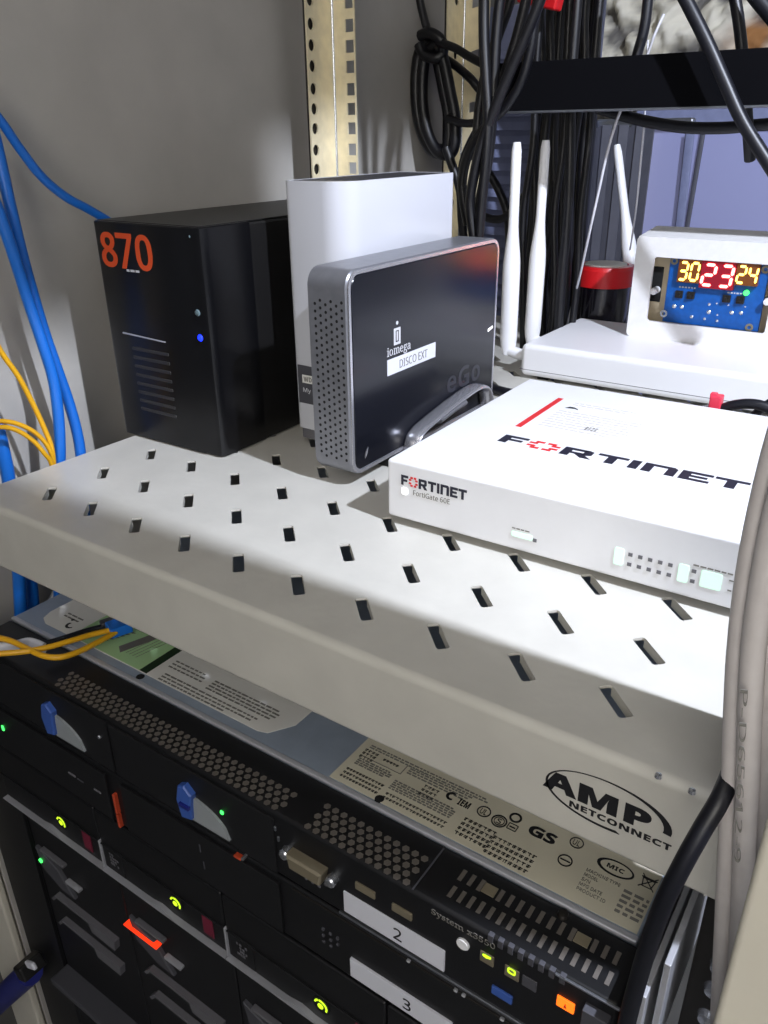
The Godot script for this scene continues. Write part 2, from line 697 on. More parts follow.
# ---------------------------------------------------------------- the cabinet and its rails
func rail(called: String, label: String, corner: Vector3, y0: float, y1: float, along: float, across: float, holes: bool, mid: float) -> void:
	# an L-shaped rail, open towards the front right: one flange runs along z, one along x
	var o := thing(called, label, "rail", Vector3(corner.x, y0, corner.z))
	var pitch := [0.0173, 0.0173, 0.0138]
	var th := 0.0016
	# flange facing the front, with square holes near its free edge
	var ya := y0
	var k := 0
	var st := SurfaceTool.new()
	st.begin(Mesh.PRIMITIVE_TRIANGLES)
	var st2 := SurfaceTool.new()
	st2.begin(Mesh.PRIMITIVE_TRIANGLES)
	while ya < y1:
		var p: float = pitch[k % 3]
		if not holes:
			p = 0.05
		k += 1
		var cy := ya + p / 2
		var s := 0.0048 if holes else 0.0062
		var sx := s * 0.9
		var cx := across * 0.76 if holes else across * 0.5
		var outer := [Vector2(0, ya), Vector2(across, ya), Vector2(across, ya + p), Vector2(0, ya + p)]
		var inner := [Vector2(cx - sx, cy - s), Vector2(cx + sx, cy - s), Vector2(cx + sx, cy + s), Vector2(cx - sx, cy + s)]
		if not holes:
			inner = [Vector2(cx - s, cy - s), Vector2(cx + s, cy - s * 0.6), Vector2(cx + s, cy + s), Vector2(cx - s, cy + s * 0.6)]
		st.append_from(frame_plate(outer, inner, th), 0, at(Vector3(corner.x, 0, corner.z)))
		var cz := along * 0.84 if holes else along * 0.5
		var o8 := []
		var i8 := []
		for q in 16:
			var a := TAU * q / 16 + PI / 16
			var dir := Vector2(cos(a), sin(a))
			var f := minf((cz if dir.x < 0 else along - cz) / maxf(absf(dir.x), 1e-4), p / 2 / maxf(absf(dir.y), 1e-4))
			o8.append(Vector2(cz, cy) + dir * f)
			i8.append(Vector2(cz, cy) + Vector2(dir.x * 0.0042, dir.y * 0.0046))
		for q in [[Vector2(0, ya), 0], [Vector2(along, ya), 0], [Vector2(along, ya + p), 0], [Vector2(0, ya + p), 0]]:
			# fill the cell's corners left over by the ring
			var c: Vector2 = q[0]
			var bi := 0
			for w in 16:
				if o8[w].distance_to(c) < o8[bi].distance_to(c):
					bi = w
			o8[bi] = c
		st2.append_from(frame_plate(o8, i8, th), 0, at(Vector3(corner.x, 0, corner.z), Basis(Vector3(0, 0, 1), Vector3(0, 1, 0), Vector3(-1, 0, 0))))
		ya += p
	obj("front_flange", st.commit(), M.zinc, o)
	obj("side_flange", st2.commit(), M.zinc, o)
	slab("backing_strip", Vector3(corner.x - 0.0045, y0, corner.z + 0.004), Vector3(corner.x - 0.0030, ya, corner.z + along - 0.001), M.dark_steel, o, 0.0003)
	obj("corner_bead", tube([Vector3(corner.x, y0, corner.z + th), Vector3(corner.x, mid, corner.z + th), Vector3(corner.x, ya, corner.z + th)], 0.0016, 8), M.bright_steel, o)


func cabinet() -> void:
	var side := thing("cabinet_side_panel", "greige painted steel side wall of the cabinet beside the blue cables", "panel", Vector3(-0.106, -1, -0.3))
	slab("sheet", Vector3(-0.112, -1.0, -0.74), Vector3(-0.1, 0.62, 0.05), M.panel, side, 0.001)
	var top := thing("roof_sheet", "greige steel roof of the cabinet above the frame", "panel", Vector3(0.18, 0.62, -0.35))
	slab("sheet", Vector3(-0.112, 0.62, -0.74), Vector3(0.48, 0.634, 0.06), M.panel, top, 0.001)
	# upper part of the right side: the lower part is open
	var ur := thing("cabinet_upper_panel", "greige upper right side sheet of the cabinet, lower part open", "panel", Vector3(0.456, 0.5, -0.3))
	slab("sheet", Vector3(0.45, 0.447, -0.118), Vector3(0.462, 0.62, 0.06), M.panel, ur, 0.001)
	slab("rear_sheet", Vector3(0.45, 0.485, -0.32), Vector3(0.462, 0.62, -0.118), M.panel, ur, 0.001)
	slab("rear_sheet", Vector3(0.45, 0.56, -0.74), Vector3(0.462, 0.62, -0.32), M.panel, ur, 0.001)
	# front posts
	var pr := thing("cabinet_post", "cream painted steel cabinet post in the lower right corner", "post", Vector3(0.45, -1, 0.13))
	slab("post_face", Vector3(0.4228, -1.0, 0.078), Vector3(0.52, 0.62, 0.088), M.post, pr, 0.002, 2)
	slab("return_lip", Vector3(0.46, -1.0, 0.088), Vector3(0.52, 0.62, 0.10), M.post, pr, 0.002, 2)
	var pl := thing("cabinet_post", "cream painted steel cabinet post in the lower left corner", "post", Vector3(-0.09, -1, 0.06))
	slab("post_face", Vector3(-0.15, -1.0, 0.051), Vector3(-0.1005, 0.62, 0.0575), M.post, pl, 0.002, 2)
	# rear left rail and rear corner rail
	rail("rack_rail", "yellow zinc rear rack rail with square holes behind the white drive", Vector3(-0.065, 0, -0.3876), -0.5, 0.6, 0.037, 0.0235, true, 0.2)
	rail("corner_rail", "yellow zinc corner rail partly hidden by black cable loops", Vector3(-0.071, 0, -0.629), -0.5, 0.34, 0.037, 0.03, false, 0.2)
	# front right rail: dark steel, its side flange keeps the lamp off the front of the shelf
	var fr := thing("rack_rail", "dark steel front rack rail with bolts behind the grey cables", "rail", Vector3(0.42, -1, 0.0))
	slab("side_flange", Vector3(0.409, -1.0, -0.0130), Vector3(0.411, 0.62, 0.0285), M.dark_steel, fr, 0.0004)
	slab("front_flange", Vector3(0.409, -1.0, 0.0265), Vector3(0.45, 0.62, 0.0285), M.dark_steel, fr, 0.0004)
	var fl := thing("rack_rail", "black front rack rail at the left end of the servers", "rail", Vector3(-0.07, -1, 0.02))
	slab("front_flange", Vector3(-0.0998, -1.0, 0.0440), Vector3(-0.0455, -0.100, 0.0465), M.server_low, fl, 0.0004)
	slab("side_flange", Vector3(-0.0480, -1.0, -0.03), Vector3(-0.0455, -0.140, 0.0440), M.server_low, fl, 0.0004)
	for y in [-0.062, -0.075, -0.088, -0.104]:
		obj("bolt", lathe([Vector2(0, 0.003), Vector2(0.0028, 0.0026), Vector2(0.0036, 0.0), Vector2(0, 0)], 14), M.bright_steel, fr, at(Vector3(0.418, y, 0.0285), Basis(Vector3.RIGHT, PI / 2)))


# ---------------------------------------------------------------- the slotted shelf
func shelf() -> void:
	var o := thing("rack_shelf", "greige steel rack shelf with diagonal slots and a deep front lip", "shelf", Vector3(0.18, -0.044, -0.25))
	var x0 := -0.04
	var x1 := 0.404
	var zb := -0.62
	var zf := 0.0264
	var st := SurfaceTool.new()
	st.begin(Mesh.PRIMITIVE_TRIANGLES)
	# one 40 mm cell with a diagonal slot, cut along the slot into two simple outlines
	var hl := 0.0098
	var hw := 0.0030
	var rr := 0.0013
	var a := Vector2(1, 1).normalized()
	var b := Vector2(1, -1).normalized()
	var out := rrect(-hl, -hw, hl, hw, rr, 3)
	var slot := []
	for p in out:
		slot.append(a * p.x + b * p.y)
	var right_side := []
	var left_side := []
	for p in out:
		if p.y > 0:
			right_side.append(a * p.x + b * p.y)
		else:
			left_side.append(a * p.x + b * p.y)
	var halves := []
	for pair in [[right_side, Vector2(0.02, -0.02)], [left_side, Vector2(-0.02, 0.02)]]:
		var pts: Array = pair[0].duplicate()
		pts.sort_custom(func(p, q): return p.dot(a) < q.dot(a))
		var poly := [Vector2(-0.02, -0.02), a * -hl]
		poly.append_array(pts)
		poly.append_array([a * hl, Vector2(0.02, 0.02), pair[1]])
		halves.append(PackedVector2Array(poly))
	var th := 0.0015
	for j in 14:
		for i in 10:
			var c := Vector2(i * 0.04, -j * 0.04)
			for hp in halves:
				var t := Geometry2D.triangulate_polygon(hp)
				for q in range(0, t.size(), 3):
					var v := []
					for w in 3:
						var p: Vector2 = hp[t[q + w]] + c
						v.append(Vector3(p.x, 0, p.y))
					tri(st, v[0], v[1], v[2], Vector3.UP)
					tri(st, v[0] + Vector3.DOWN * th, v[1] + Vector3.DOWN * th, v[2] + Vector3.DOWN * th, Vector3.DOWN)
			for q in slot.size():
				var p: Vector2 = slot[q] + c
				var p2: Vector2 = slot[(q + 1) % slot.size()] + c
				var e := (p2 - p).normalized()
				var nn := Vector3(-e.y, 0, e.x)
				if nn.dot(Vector3(c.x - p.x, 0, c.y - p.y)) < 0:
					nn = -nn
				var lo := Vector3.DOWN * (0.0012 if absf(nn.dot(Vector3(a.x, 0, a.y))) > 0.6 else 0.0050)
				tri(st, Vector3(p.x, 0, p.y), Vector3(p2.x, 0, p2.y), Vector3(p2.x, 0, p2.y) + lo, nn)
				tri(st, Vector3(p.x, 0, p.y), Vector3(p2.x, 0, p2.y) + lo, Vector3(p.x, 0, p.y) + lo, nn)
	for r in [[x0, -0.54, -0.02, zf], [0.38, -0.54, x1, zf], [-0.02, 0.02, 0.38, zf], [x0, zb, x1, -0.54]]:
		for y in [0.0, -th]:
			var nn := Vector3.UP if y == 0.0 else Vector3.DOWN
			var q := [Vector3(r[0], y, r[1]), Vector3(r[2], y, r[1]), Vector3(r[2], y, r[3]), Vector3(r[0], y, r[3])]
			tri(st, q[0], q[1], q[2], nn)
			tri(st, q[0], q[2], q[3], nn)
	# outer edges of the sheet
	for s in [[x0, Vector3.LEFT], [x1, Vector3.RIGHT]]:
		var q := [Vector3(s[0], 0, zb), Vector3(s[0], 0, zf), Vector3(s[0], -th, zf), Vector3(s[0], -th, zb)]
		tri(st, q[0], q[1], q[2], s[1])
		tri(st, q[0], q[2], q[3], s[1])
	obj("slotted_top", st.commit(), M.shelf, o)
	# the bend and the lip, drawn as one folded strip
	var prof := []
	var rb := 0.004
	for i in 9:
		var t := PI / 2 * i / 8
		prof.append(Vector2(zf + sin(t) * rb, -rb + cos(t) * rb))
	prof.append(Vector2(zf + rb, -0.0425))
	prof.append(Vector2(zf + rb - 0.0008, -0.044))
	prof.append(Vector2(zf + rb - 0.0022, -0.044))
	prof.append(Vector2(zf + rb - 0.0022, -rb))
	prof.append(Vector2(zf, -th))
	var ls := SurfaceTool.new()
	ls.begin(Mesh.PRIMITIVE_TRIANGLES)
	var cen := Vector2(zf, -rb)
	for i in prof.size():
		var p: Vector2 = prof[i]
		var p2: Vector2 = prof[(i + 1) % prof.size()]
		var e := (p2 - p).normalized()
		var fn := Vector3(0, e.x, -e.y)
		if i == prof.size() - 1:
			continue
		var n1 := fn
		var n2 := fn
		if i < 8:
			n1 = Vector3(0, (p - cen).y, (p - cen).x).normalized()
			n2 = Vector3(0, (p2 - cen).y, (p2 - cen).x).normalized()
		elif i < 13 and fn.dot(Vector3(0, p.y + 0.02, p.x - 0.0288)) < 0:
			fn = -fn
			n1 = fn
			n2 = fn
		var q := [[Vector3(x0 - 0.008, p.y, p.x), n1], [Vector3(0.4085, p.y, p.x), n1], [Vector3(0.4085, p2.y, p2.x), n2], [Vector3(x0 - 0.008, p2.y, p2.x), n2]]
		var face: Vector3 = (q[1][0] - q[0][0]).cross(q[2][0] - q[0][0])
		var order := [0, 1, 2, 0, 2, 3] if face.dot(n1 + n2) < 0 else [0, 2, 1, 0, 3, 2]
		for k in order:
			ls.set_normal(q[k][1])
			ls.add_vertex(q[k][0])
	var lip := obj("front_lip", ls.commit(), M.shelf, o)
	slab("lip_end", Vector3(0.4078, -0.044, 0.0285), Vector3(0.4088, -0.0015, 0.0303), M.shelf, lip, 0.0003)
	slab("side_flange", Vector3(x0, -0.03, zb), Vector3(x0 + 0.0015, -0.0016, 0.02), M.shelf, o, 0.0004)
	slab("side_flange", Vector3(x1 - 0.0015, -0.03, zb), Vector3(x1, -0.0016, 0.02), M.shelf, o, 0.0004)
	slab("rack_ear", Vector3(0.4085, -0.0435, 0.0287), Vector3(0.428, -0.001, 0.0303), M.shelf, o, 0.0004)
	# the maker's mark on the lip
	var zl := 0.0304
	var c0 := Vector2(0.3702, -0.0226)
	var outer := []
	var inner := []
	for i in 48:
		var t := TAU * i / 48
		outer.append(c0 + Vector2(cos(t) * 0.0238, sin(t) * 0.0112))
		inner.append(c0 + Vector2(-0.0010, 0.0002) + Vector2(cos(t) * 0.0219, sin(t) * 0.0105))
	var arc := []
	var quads := ring(outer, inner)
	for i in 48:
		# the oval is open at the lower right, below the small word
		if not (i >= 38 and i <= 46):
			arc.append(quads[i])
	obj("logo_oval", prism(arc), M.ink, lip, at(Vector3(0, 0, zl)))
	write("logo_word", "AMP", Vector3(0.3455, -0.0262, zl), FRONT, 0.0410, 0.0088, M.ink, lip, true, false, 0.0, 0.9)
	write("logo_word", "NETCONNECT", Vector3(0.3566, -0.0306, zl), FRONT, 0.0380, 0.0028, M.ink, lip, true, false, 0.0, 0.3)
	for p in [Vector3(0.386, -0.0008, 0.0297), Vector3(0.3975, -0.0012, 0.0301)]:
		obj("rivet", lathe([Vector2(0, 0.0012), Vector2(0.0011, 0.0008), Vector2(0.0014, -0.0004)], 12), M.bright_steel, o, at(p))


# ---------------------------------------------------------------- the servers under the shelf
func face(called: String, x0: float, y0: float, x1: float, y1: float, d: float, m: Material, parent: Node, z := 0.0525, r := 0.0004) -> MeshInstance3D:
	return slab(called, Vector3(x0, y0, z - 0.002), Vector3(x1, y1, z + d), m, parent, r)


func latch(x: float, y: float, o: Node, open: bool) -> void:
	# a pale lens-shaped lever with a blue release tab at its left end
	var lens := []
	for i in 13:
		var t := float(i) / 12
		lens.append(Vector2(x + 0.032 * t, y + 0.0165 * sqrt(maxf(0.0, 1.0 - pow(t, 2.2))) + 0.0005))
	lens.append(Vector2(x, y))
	var lv := obj("lever", prism([lens], 0.0016, 0.0003), M.pale_lens, o, at(Vector3(0, 0, 0.0535)))
	var tab := []
	for p in [[-0.001, 0.0], [0.0065, 0.002], [0.0075, 0.012], [0.009, 0.020], [0.004, 0.0245], [-0.001, 0.022], [-0.0035, 0.012]]:
		tab.append(Vector2(x + p[0], y + p[1]))
	obj("release_tab", prism([tab], 0.004, 0.0008), M.blue_latch, lv, at(Vector3(0, 0, 0.0535)))
	if open:
		slab("tab_step", Vector3(x, y + 0.010, 0.057), Vector3(x + 0.0075, y + 0.0125, 0.059), M.blue_dark, lv, 0.0004)


func servers() -> void:
	var zf := 0.0525
	# --- the uppermost server, its lid carrying two labels
	var a := thing("rack_server", "black rack server with metal lid and labels right under the shelf", "server", Vector3(0.18, -0.1345, -0.2))
	var lid := slab("lid", Vector3(-0.036, -0.133, -0.5), Vector3(0.388, -0.0905, 0.0235), M.lid_steel, a, 0.0012, 2)
	slab("lid_edge", Vector3(-0.036, -0.0925, 0.0212), Vector3(0.388, -0.0902, 0.0245), M.silver_trim, lid, 0.0008)
	for x in [0.0875, 0.2605]:
		obj("lid_screw", lathe([Vector2(0, 0.0004), Vector2(0.0024, 0.0003), Vector2(0.0026, 0)], 14), M.void, lid, at(Vector3(x, -0.0905, 0.019)))
	var bez := slab("bezel", Vector3(-0.038, -0.1342, 0.0235), Vector3(0.3915, -0.0925, zf), M.server, a, 0.0022, 2)
	# honeycomb vents in the bezel's top
	var hexes := []
	for f in [[0.048, 0.2255, 4, 0.0385], [0.2412, 0.2975, 5, 0.0352]]:
		for j in f[2]:
			var x: float = f[0] + (0.0025 if j % 2 else 0.0)
			while x < f[1]:
				hexes.append(disc(Vector2(x, -(f[3] + j * 0.0037)), 0.00185, 6))
				x += 0.005
	var hx := obj("vent_honeycomb", prism(hexes, 0.00012), M.vent_grey, bez, at(Vector3(0, -0.0925, 0), TOP))
	hx.set_meta("kind", "stuff")
	slab("bezel_seam", Vector3(0.3, -0.0925, 0.0245), Vector3(0.3008, -0.0922, 0.0518), M.grey_dark, bez, 0.0001)
	# long slots at the right
	for row in [[0.0335, 16], [0.0432, 16]]:
		for i in row[1]:
			var x: float = 0.3135 + i * 0.0046 + (0.0 if row[0] < 0.04 else 0.0005)
			if row[0] < 0.04 and (i == 3 or i == 12):
				continue
			slab("vent_slot", Vector3(x, -0.0926, row[0] - 0.0031), Vector3(x + 0.0019, -0.0923, row[0] + 0.0031), M.vent_grey, bez, 0.0001)
	for x in [0.3263, 0.3678]:
		slab("vent_plug", Vector3(x - 0.0015, -0.0926, 0.0310), Vector3(x + 0.0045, -0.0922, 0.0362), M.gold_port, bez, 0.0001)
	for i in 8:
		var x := 0.337 + i * 0.0044
		slab("vent_tooth", Vector3(x, -0.0965, 0.0505), Vector3(x + 0.0024, -0.0922, 0.0528), M.grey_dark, bez, 0.0003)
	obj("thumb_screw", lathe([Vector2(0, 0.002), Vector2(0.002, 0.0017), Vector2(0.0026, 0)], 14), M.dark_steel, bez, at(Vector3(0.3585, -0.0925, 0.0275)))
	slab("edge_strip", Vector3(0.366, -0.0936, 0.0518), Vector3(0.3915, -0.0926, 0.0529), M.steel, bez, 0.0002)
	slab("bottom_strip", Vector3(0.26, -0.1345, 0.0505), Vector3(0.3915, -0.1332, 0.0532), M.steel, a, 0.0003)
	# front: two drive bays, connectors, lamps
	for x in [[-0.034, 0.098], [0.1, 0.222]]:
		face("drive_bay", x[0], -0.1325, x[1], -0.0962, 0.0012, M.server_low, a)
	latch(0.0410, -0.1290, a, false)
	latch(0.1590, -0.1290, a, true)
	face("status_lamp", 0.1858, -0.1128, 0.1878, -0.1108, 0.002, M.led_green, a)
	obj("bay_screw", lathe([Vector2(0, 0.001), Vector2(0.0012, 0.0006), Vector2(0.0014, 0)], 10), M.bright_steel, a, at(Vector3(0.0895, -0.1102, 0.0537), Basis(Vector3.RIGHT, PI / 2)))
	var vga := obj("video_port", prism([[Vector2(0.2345, -0.1165), Vector2(0.2530, -0.1165), Vector2(0.2545, -0.1085), Vector2(0.2330, -0.1085)]], 0.006, 0.001), M.gold_port, a, at(Vector3(0, 0, zf)))
	for x in [0.2298, 0.2577]:
		obj("jack_screw", lathe([Vector2(0, 0.0045), Vector2(0.0024, 0.0042), Vector2(0.0030, 0.0034), Vector2(0.0030, 0.0), Vector2(0, 0)], 12), M.bright_steel, vga, at(Vector3(x, -0.1128, zf), Basis(Vector3.RIGHT, PI / 2)))
	for x in [[0.2705, 0.2815], [0.2905, 0.3010]]:
		face("usb_port", x[0], -0.1105, x[1], -0.1062, 0.001, M.gold_port, a)
	for i in 7:
		face("contact_pin", 0.2395 + (i % 4) * 0.004, -0.1215 - floorf(i / 4.0) * 0.004, 0.2412 + (i % 4) * 0.004, -0.1200 - floorf(i / 4.0) * 0.004, 0.0006, M.grey_plastic, a)
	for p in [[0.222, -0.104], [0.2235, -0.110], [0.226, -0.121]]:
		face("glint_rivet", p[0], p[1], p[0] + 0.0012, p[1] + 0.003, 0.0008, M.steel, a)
	var tp := face("label_tape", 0.2633, -0.1306, 0.3178, -0.1172, 0.0008, M.tape_white, a)
	write("tape_number", "2", Vector3(0.2915, -0.1276, zf + 0.0009), FRONT, 0.0044, 0.0072, M.ink, tp)
	write("model_name", "System x3550", Vector3(0.3105, -0.1000, zf + 0.0001), FRONT, 0.0300, 0.0042, M.ink_grey, a, false, true)
	obj("power_button", prism([disc(Vector2(0.3262, -0.1060), 0.0030, 20)], 0.0012, 0.0004), M.white_plastic, a, at(Vector3(0, 0, zf)))
	for i in 3:
		var x: float = [0.3345, 0.3458, 0.3535][i]
		var pn := face("lamp_window", x - 0.0004, -0.1098, x + 0.0060, -0.1036, 0.0005, M.grey_dark if i == 2 else M.gold_port, a)
		if i == 0:
			obj("lit_mark", prism([[Vector2(x + 0.001, -0.1046), Vector2(x + 0.0026, -0.1052), Vector2(x + 0.0048, -0.1043), Vector2(x + 0.0048, -0.1051), Vector2(x + 0.0026, -0.1060), Vector2(x + 0.001, -0.1054)]]), M.led_lime, pn, at(Vector3(0, 0, zf + 0.0006)))
		elif i == 1:
			obj("lit_mark", prism(ring(rrect(x + 0.001, -0.1068, x + 0.0046, -0.1035, 0.001, 4), rrect(x + 0.0017, -0.1061, x + 0.0039, -0.1042, 0.0006, 4))), M.led_lime, pn, at(Vector3(0, 0, zf + 0.0006)))
	var al := face("alarm_lamp", 0.3680, -0.1092, 0.3752, -0.1035, 0.0008, M.led_orange, a)
	obj("alarm_mark", prism([[Vector2(0.3711, -0.1076), Vector2(0.3723, -0.1076), Vector2(0.3717, -0.1050)]]), M.orange_mark, al, at(Vector3(0, 0, zf + 0.0009)))
	face("pull_tab", 0.3405, -0.1250, 0.3500, -0.1202, 0.001, M.blue_latch, a)
	var pc := face("corner_latch", 0.3790, -0.1110, 0.3890, -0.0985, 0.004, M.grey_dark, a)
	face("latch_tab", 0.3815, -0.1190, 0.3858, -0.1110, 0.005, M.blue_latch, pc)
	lid_labels(lid)
	# --- the second server
	var b := thing("rack_server", "black rack server with a label numbered 3, second from top", "server", Vector3(0.18, -0.1795, -0.2))
	slab("body", Vector3(-0.036, -0.1785, -0.5), Vector3(0.388, -0.1375, 0.045), M.server_low, b, 0.001)
	var bb := slab("bezel", Vector3(-0.038, -0.1788, 0.0235), Vector3(0.3915, -0.1370, zf - 0.0005), M.server, b, 0.002, 2)
	for x in [[-0.034, 0.086], [0.1, 0.222]]:
		face("drive_bay", x[0], -0.1765, x[1], -0.1405, 0.0012, M.server_low, b)
	var tp3 := face("label_tape", 0.2655, -0.1752, 0.3225, -0.1622, 0.0008, M.tape_white, b)
	write("tape_number", "3", Vector3(0.2965, -0.1723, zf + 0.0009), FRONT, 0.0044, 0.0072, M.ink, tp3)
	for p in [[0.0475, 0.0545], [0.0725, 0.0790]]:
		face("drive_mark", p[0], -0.1592, p[1], -0.1577, 0.0018, M.grey_plastic, b)
	face("drive_mark", 0.0560, -0.1597, 0.0620, -0.1585, 0.0016, M.grey_dark, b)
	face("orange_release", 0.0912, -0.1672, 0.0932, -0.1520, 0.002, M.orange_mark, b)
	face("orange_release", 0.0912, -0.1784, 0.0932, -0.1680, 0.002, M.orange_mark, b)
	face("status_lamp", -0.0232, -0.1585, -0.0212, -0.1545, 0.002, M.led_green, b)
	for p in [[0.1640, -0.148], [0.1655, -0.160]]:
		face("edge_glint", p[0], p[1] - 0.006, p[0] + 0.0013, p[1], 0.0014, M.grey_dark, b)
	face("orange_release", 0.1920, -0.1395, 0.1970, -0.1380, 0.002, M.orange_mark, b)
	face("release_screw", 0.1972, -0.1383, 0.1990, -0.1368, 0.002, M.grey_plastic, b)
	slab("seam_strip", Vector3(0.23, -0.1396, 0.0505), Vector3(0.3915, -0.1384, 0.0526), M.dark_steel, bb, 0.0003)
	for x in [0.298, 0.3225, 0.3265, 0.345]:
		slab("seam_rivet", Vector3(x, -0.1392, 0.0515), Vector3(x + 0.002, -0.1380, 0.0533), M.silver_trim, bb, 0.0005)
	for i in 8:
		face("speck_hole", 0.248 + (i % 3) * 0.0045, -0.1555 - floorf(i / 3.0) * 0.0045, 0.2497 + (i % 3) * 0.0045, -0.1540 - floorf(i / 3.0) * 0.0045, 0.0005, M.grey_dark, b)
	# --- four server modules side by side with power rings and silver lower edge
	var names := ["leftmost black server module with a glowing ring and silver lower edge", "black server module with glowing ring right of the leftmost module", "black server module with glowing ring below the label numbered 3", "black server module at the right end below the black cord"]
	for i in 4:
		var x0 := 0.0620 + (i - 1) * 0.1118
		var x1 := x0 + 0.1112
		if i == 3:
			x1 = 0.3915
		var o := thing("server_module", names[i], "server", Vector3(x0 + 0.05, -0.234, -0.1), "server modules in a row")
		slab("body", Vector3(x0, -0.2325, -0.45), Vector3(x1, -0.1825, 0.0515), M.server, o, 0.0015, 2)
		slab("seam_edge", Vector3(x0 + 0.001, -0.2115, 0.0505), Vector3(x1, -0.2105, 0.0524), M.server_low, o, 0.0003)
		var trim := []
		var w := x1 - x0
		for k in 17:
			var t := float(k) / 16
			var bump := 0.0040 * exp(-pow((t - 0.52) / 0.12, 2.0)) * (1.0 if t < 0.54 else maxf(0.0, 1.0 - (t - 0.54) / 0.1))
			trim.append(Vector2(x0 + t * w, -0.2333 + bump))
		trim.append(Vector2(x1, -0.2340))
		trim.append(Vector2(x0, -0.2340))
		obj("lower_trim", prism([trim], 0.004, 0.0), M.silver_trim, o, at(Vector3(0, 0, 0.0505)))
		if i < 3:
			var pc2 := Vector2(x0 + 0.0700, -0.2182)
			var pb := obj("power_button", prism([disc(pc2, 0.0058, 22)], 0.0008, 0.0002), M.void, o, at(Vector3(0, 0, 0.0515)))
			var oo := []
			for k in 24:
				var t := TAU * k / 24
				oo.append([pc2 + Vector2(cos(t), sin(t)) * 0.0045, pc2 + Vector2(cos(t), sin(t)) * 0.0034])
			var arcs := []
			for k in range(-2, 11):
				var q: Array = oo[posmod(k, 24)]
				var q2: Array = oo[posmod(k + 1, 24)]
				if k != 7:
					arcs.append([q[0], q2[0], q2[1], q[1]])
			arcs.append(disc(pc2 + Vector2(-0.0002, -0.0004), 0.0019, 10))
			obj("power_ring", prism(arcs, 0.0004), M.led_lime, pb, at(Vector3(0, 0, 0.0523)))
			face("maroon_tag", x0 + 0.0925, -0.2275, x0 + 0.1010, -0.2125, 0.0006, M.maroon, o, 0.0515)
		if i > 0:
			slab("divider_edge", Vector3(x0, -0.2330, 0.050), Vector3(x0 + 0.0013, -0.2085, 0.0532), M.silver_trim, o, 0.0004)
			var pt := face("name_plate", x0 + 0.003, -0.2310, x0 + 0.0215, -0.2100, 0.0004, M.server_low, o, 0.0515)
			var px := []
			for k in 16:
				if rng.randf() < 0.75:
					var cx := x0 + 0.0085 + (k % 4) * 0.0022
					var cy := -0.2165 - floorf(k / 4.0) * 0.0028
					px.append(rect(cx, cy, cx + rng.randf_range(0.001, 0.0019), cy + 0.0018))
			obj("plate_print", prism(px), M.grey_plastic, pt, at(Vector3(0, 0, 0.0520)))
	# --- disk trays below, with grey bent handles
	var traynames := ["dark disk tray with two grey bent handles at the lower left", "dark disk tray with a glowing red bar, right of the leftmost tray", "dark disk tray under the server modules, third from the left", "dark disk tray in the lower right, fourth from the left"]
	for i in 4:
		var x0 := -0.0445 + i * 0.1065
		var x1 := x0 + 0.1055
		var o := thing("disk_tray", traynames[i], "disk tray", Vector3(x0 + 0.05, -0.43, -0.1), "disk trays in a row")
		slab("body", Vector3(x0, -0.4290, -0.4), Vector3(x1, -0.2360, 0.044), M.server_low, o, 0.0015)
		var bad := obj("catch_plate", prism([[Vector2(x0 + 0.006, -0.282), Vector2(x0 + 0.030, -0.290), Vector2(x0 + 0.046, -0.312), Vector2(x0 + 0.030, -0.312), Vector2(x0 + 0.010, -0.302)]], 0.003, 0.0006), M.grey_dark, o, at(Vector3(0, 0, 0.044)))
		if i == 0:
			obj("status_lamp", prism([disc(Vector2(x0 + 0.0105, -0.2935), 0.0018, 10)], 0.001), M.led_green, bad, at(Vector3(0, 0, 0.047)))
		slab("pull_bar", Vector3(x0 + 0.014, -0.2815, 0.044), Vector3(x0 + 0.042, -0.2790, 0.048), M.grey_plastic, o, 0.0006)
		slab("pull_bar", Vector3(x0 + 0.040, -0.2975, 0.044), Vector3(x0 + 0.056, -0.2950, 0.048), M.silver_trim, o, 0.0006)
		for y in [-0.3255, -0.3530]:
			var path := [Vector2(x0 + 0.0165, y - 0.006), Vector2(x0 + 0.021, y - 0.0002), Vector2(x0 + 0.060, y - 0.0002), Vector2(x0 + 0.062, y - 0.0085), Vector2(x0 + 0.088, y - 0.0085), Vector2(x0 + 0.090, y + 0.002), Vector2(x0 + 0.020, y + 0.002), Vector2(x0 + 0.014, y - 0.005)]
			obj("handle", prism([path], 0.0045, 0.0), M.grey_plastic, o, at(Vector3(0, 0, 0.044)))
		if i == 1:
			slab("red_bar", Vector3(0.0635, -0.2914, 0.0440), Vector3(0.0970, -0.2902, 0.0492), M.led_red, o, 0.0004)
		slab("lower_plate", Vector3(x0, -0.4300, 0.02), Vector3(x1, -0.4230, 0.060), M.grey_dark, o, 0.001)
	# slide rail at the right end of the servers
	var sl := thing("slide_rail", "bright steel slide rail right of the servers behind the black cord", "rail", Vector3(0.4, -0.16, 0.0))
	slab("outer_channel", Vector3(0.393, -0.150, -0.3), Vector3(0.3955, -0.078, 0.058), M.steel, sl, 0.0005)
	slab("middle_channel", Vector3(0.397, -0.132, -0.3), Vector3(0.3995, -0.080, 0.052), M.silver_trim, sl, 0.0005)
	slab("inner_channel", Vector3(0.402, -0.125, -0.3), Vector3(0.4045, -0.066, 0.046), M.silver_trim, sl, 0.0005)
	slab("end_bracket", Vector3(0.3985, -0.156, 0.040), Vector3(0.4085, -0.120, 0.0425), M.silver_trim, sl, 0.0005)
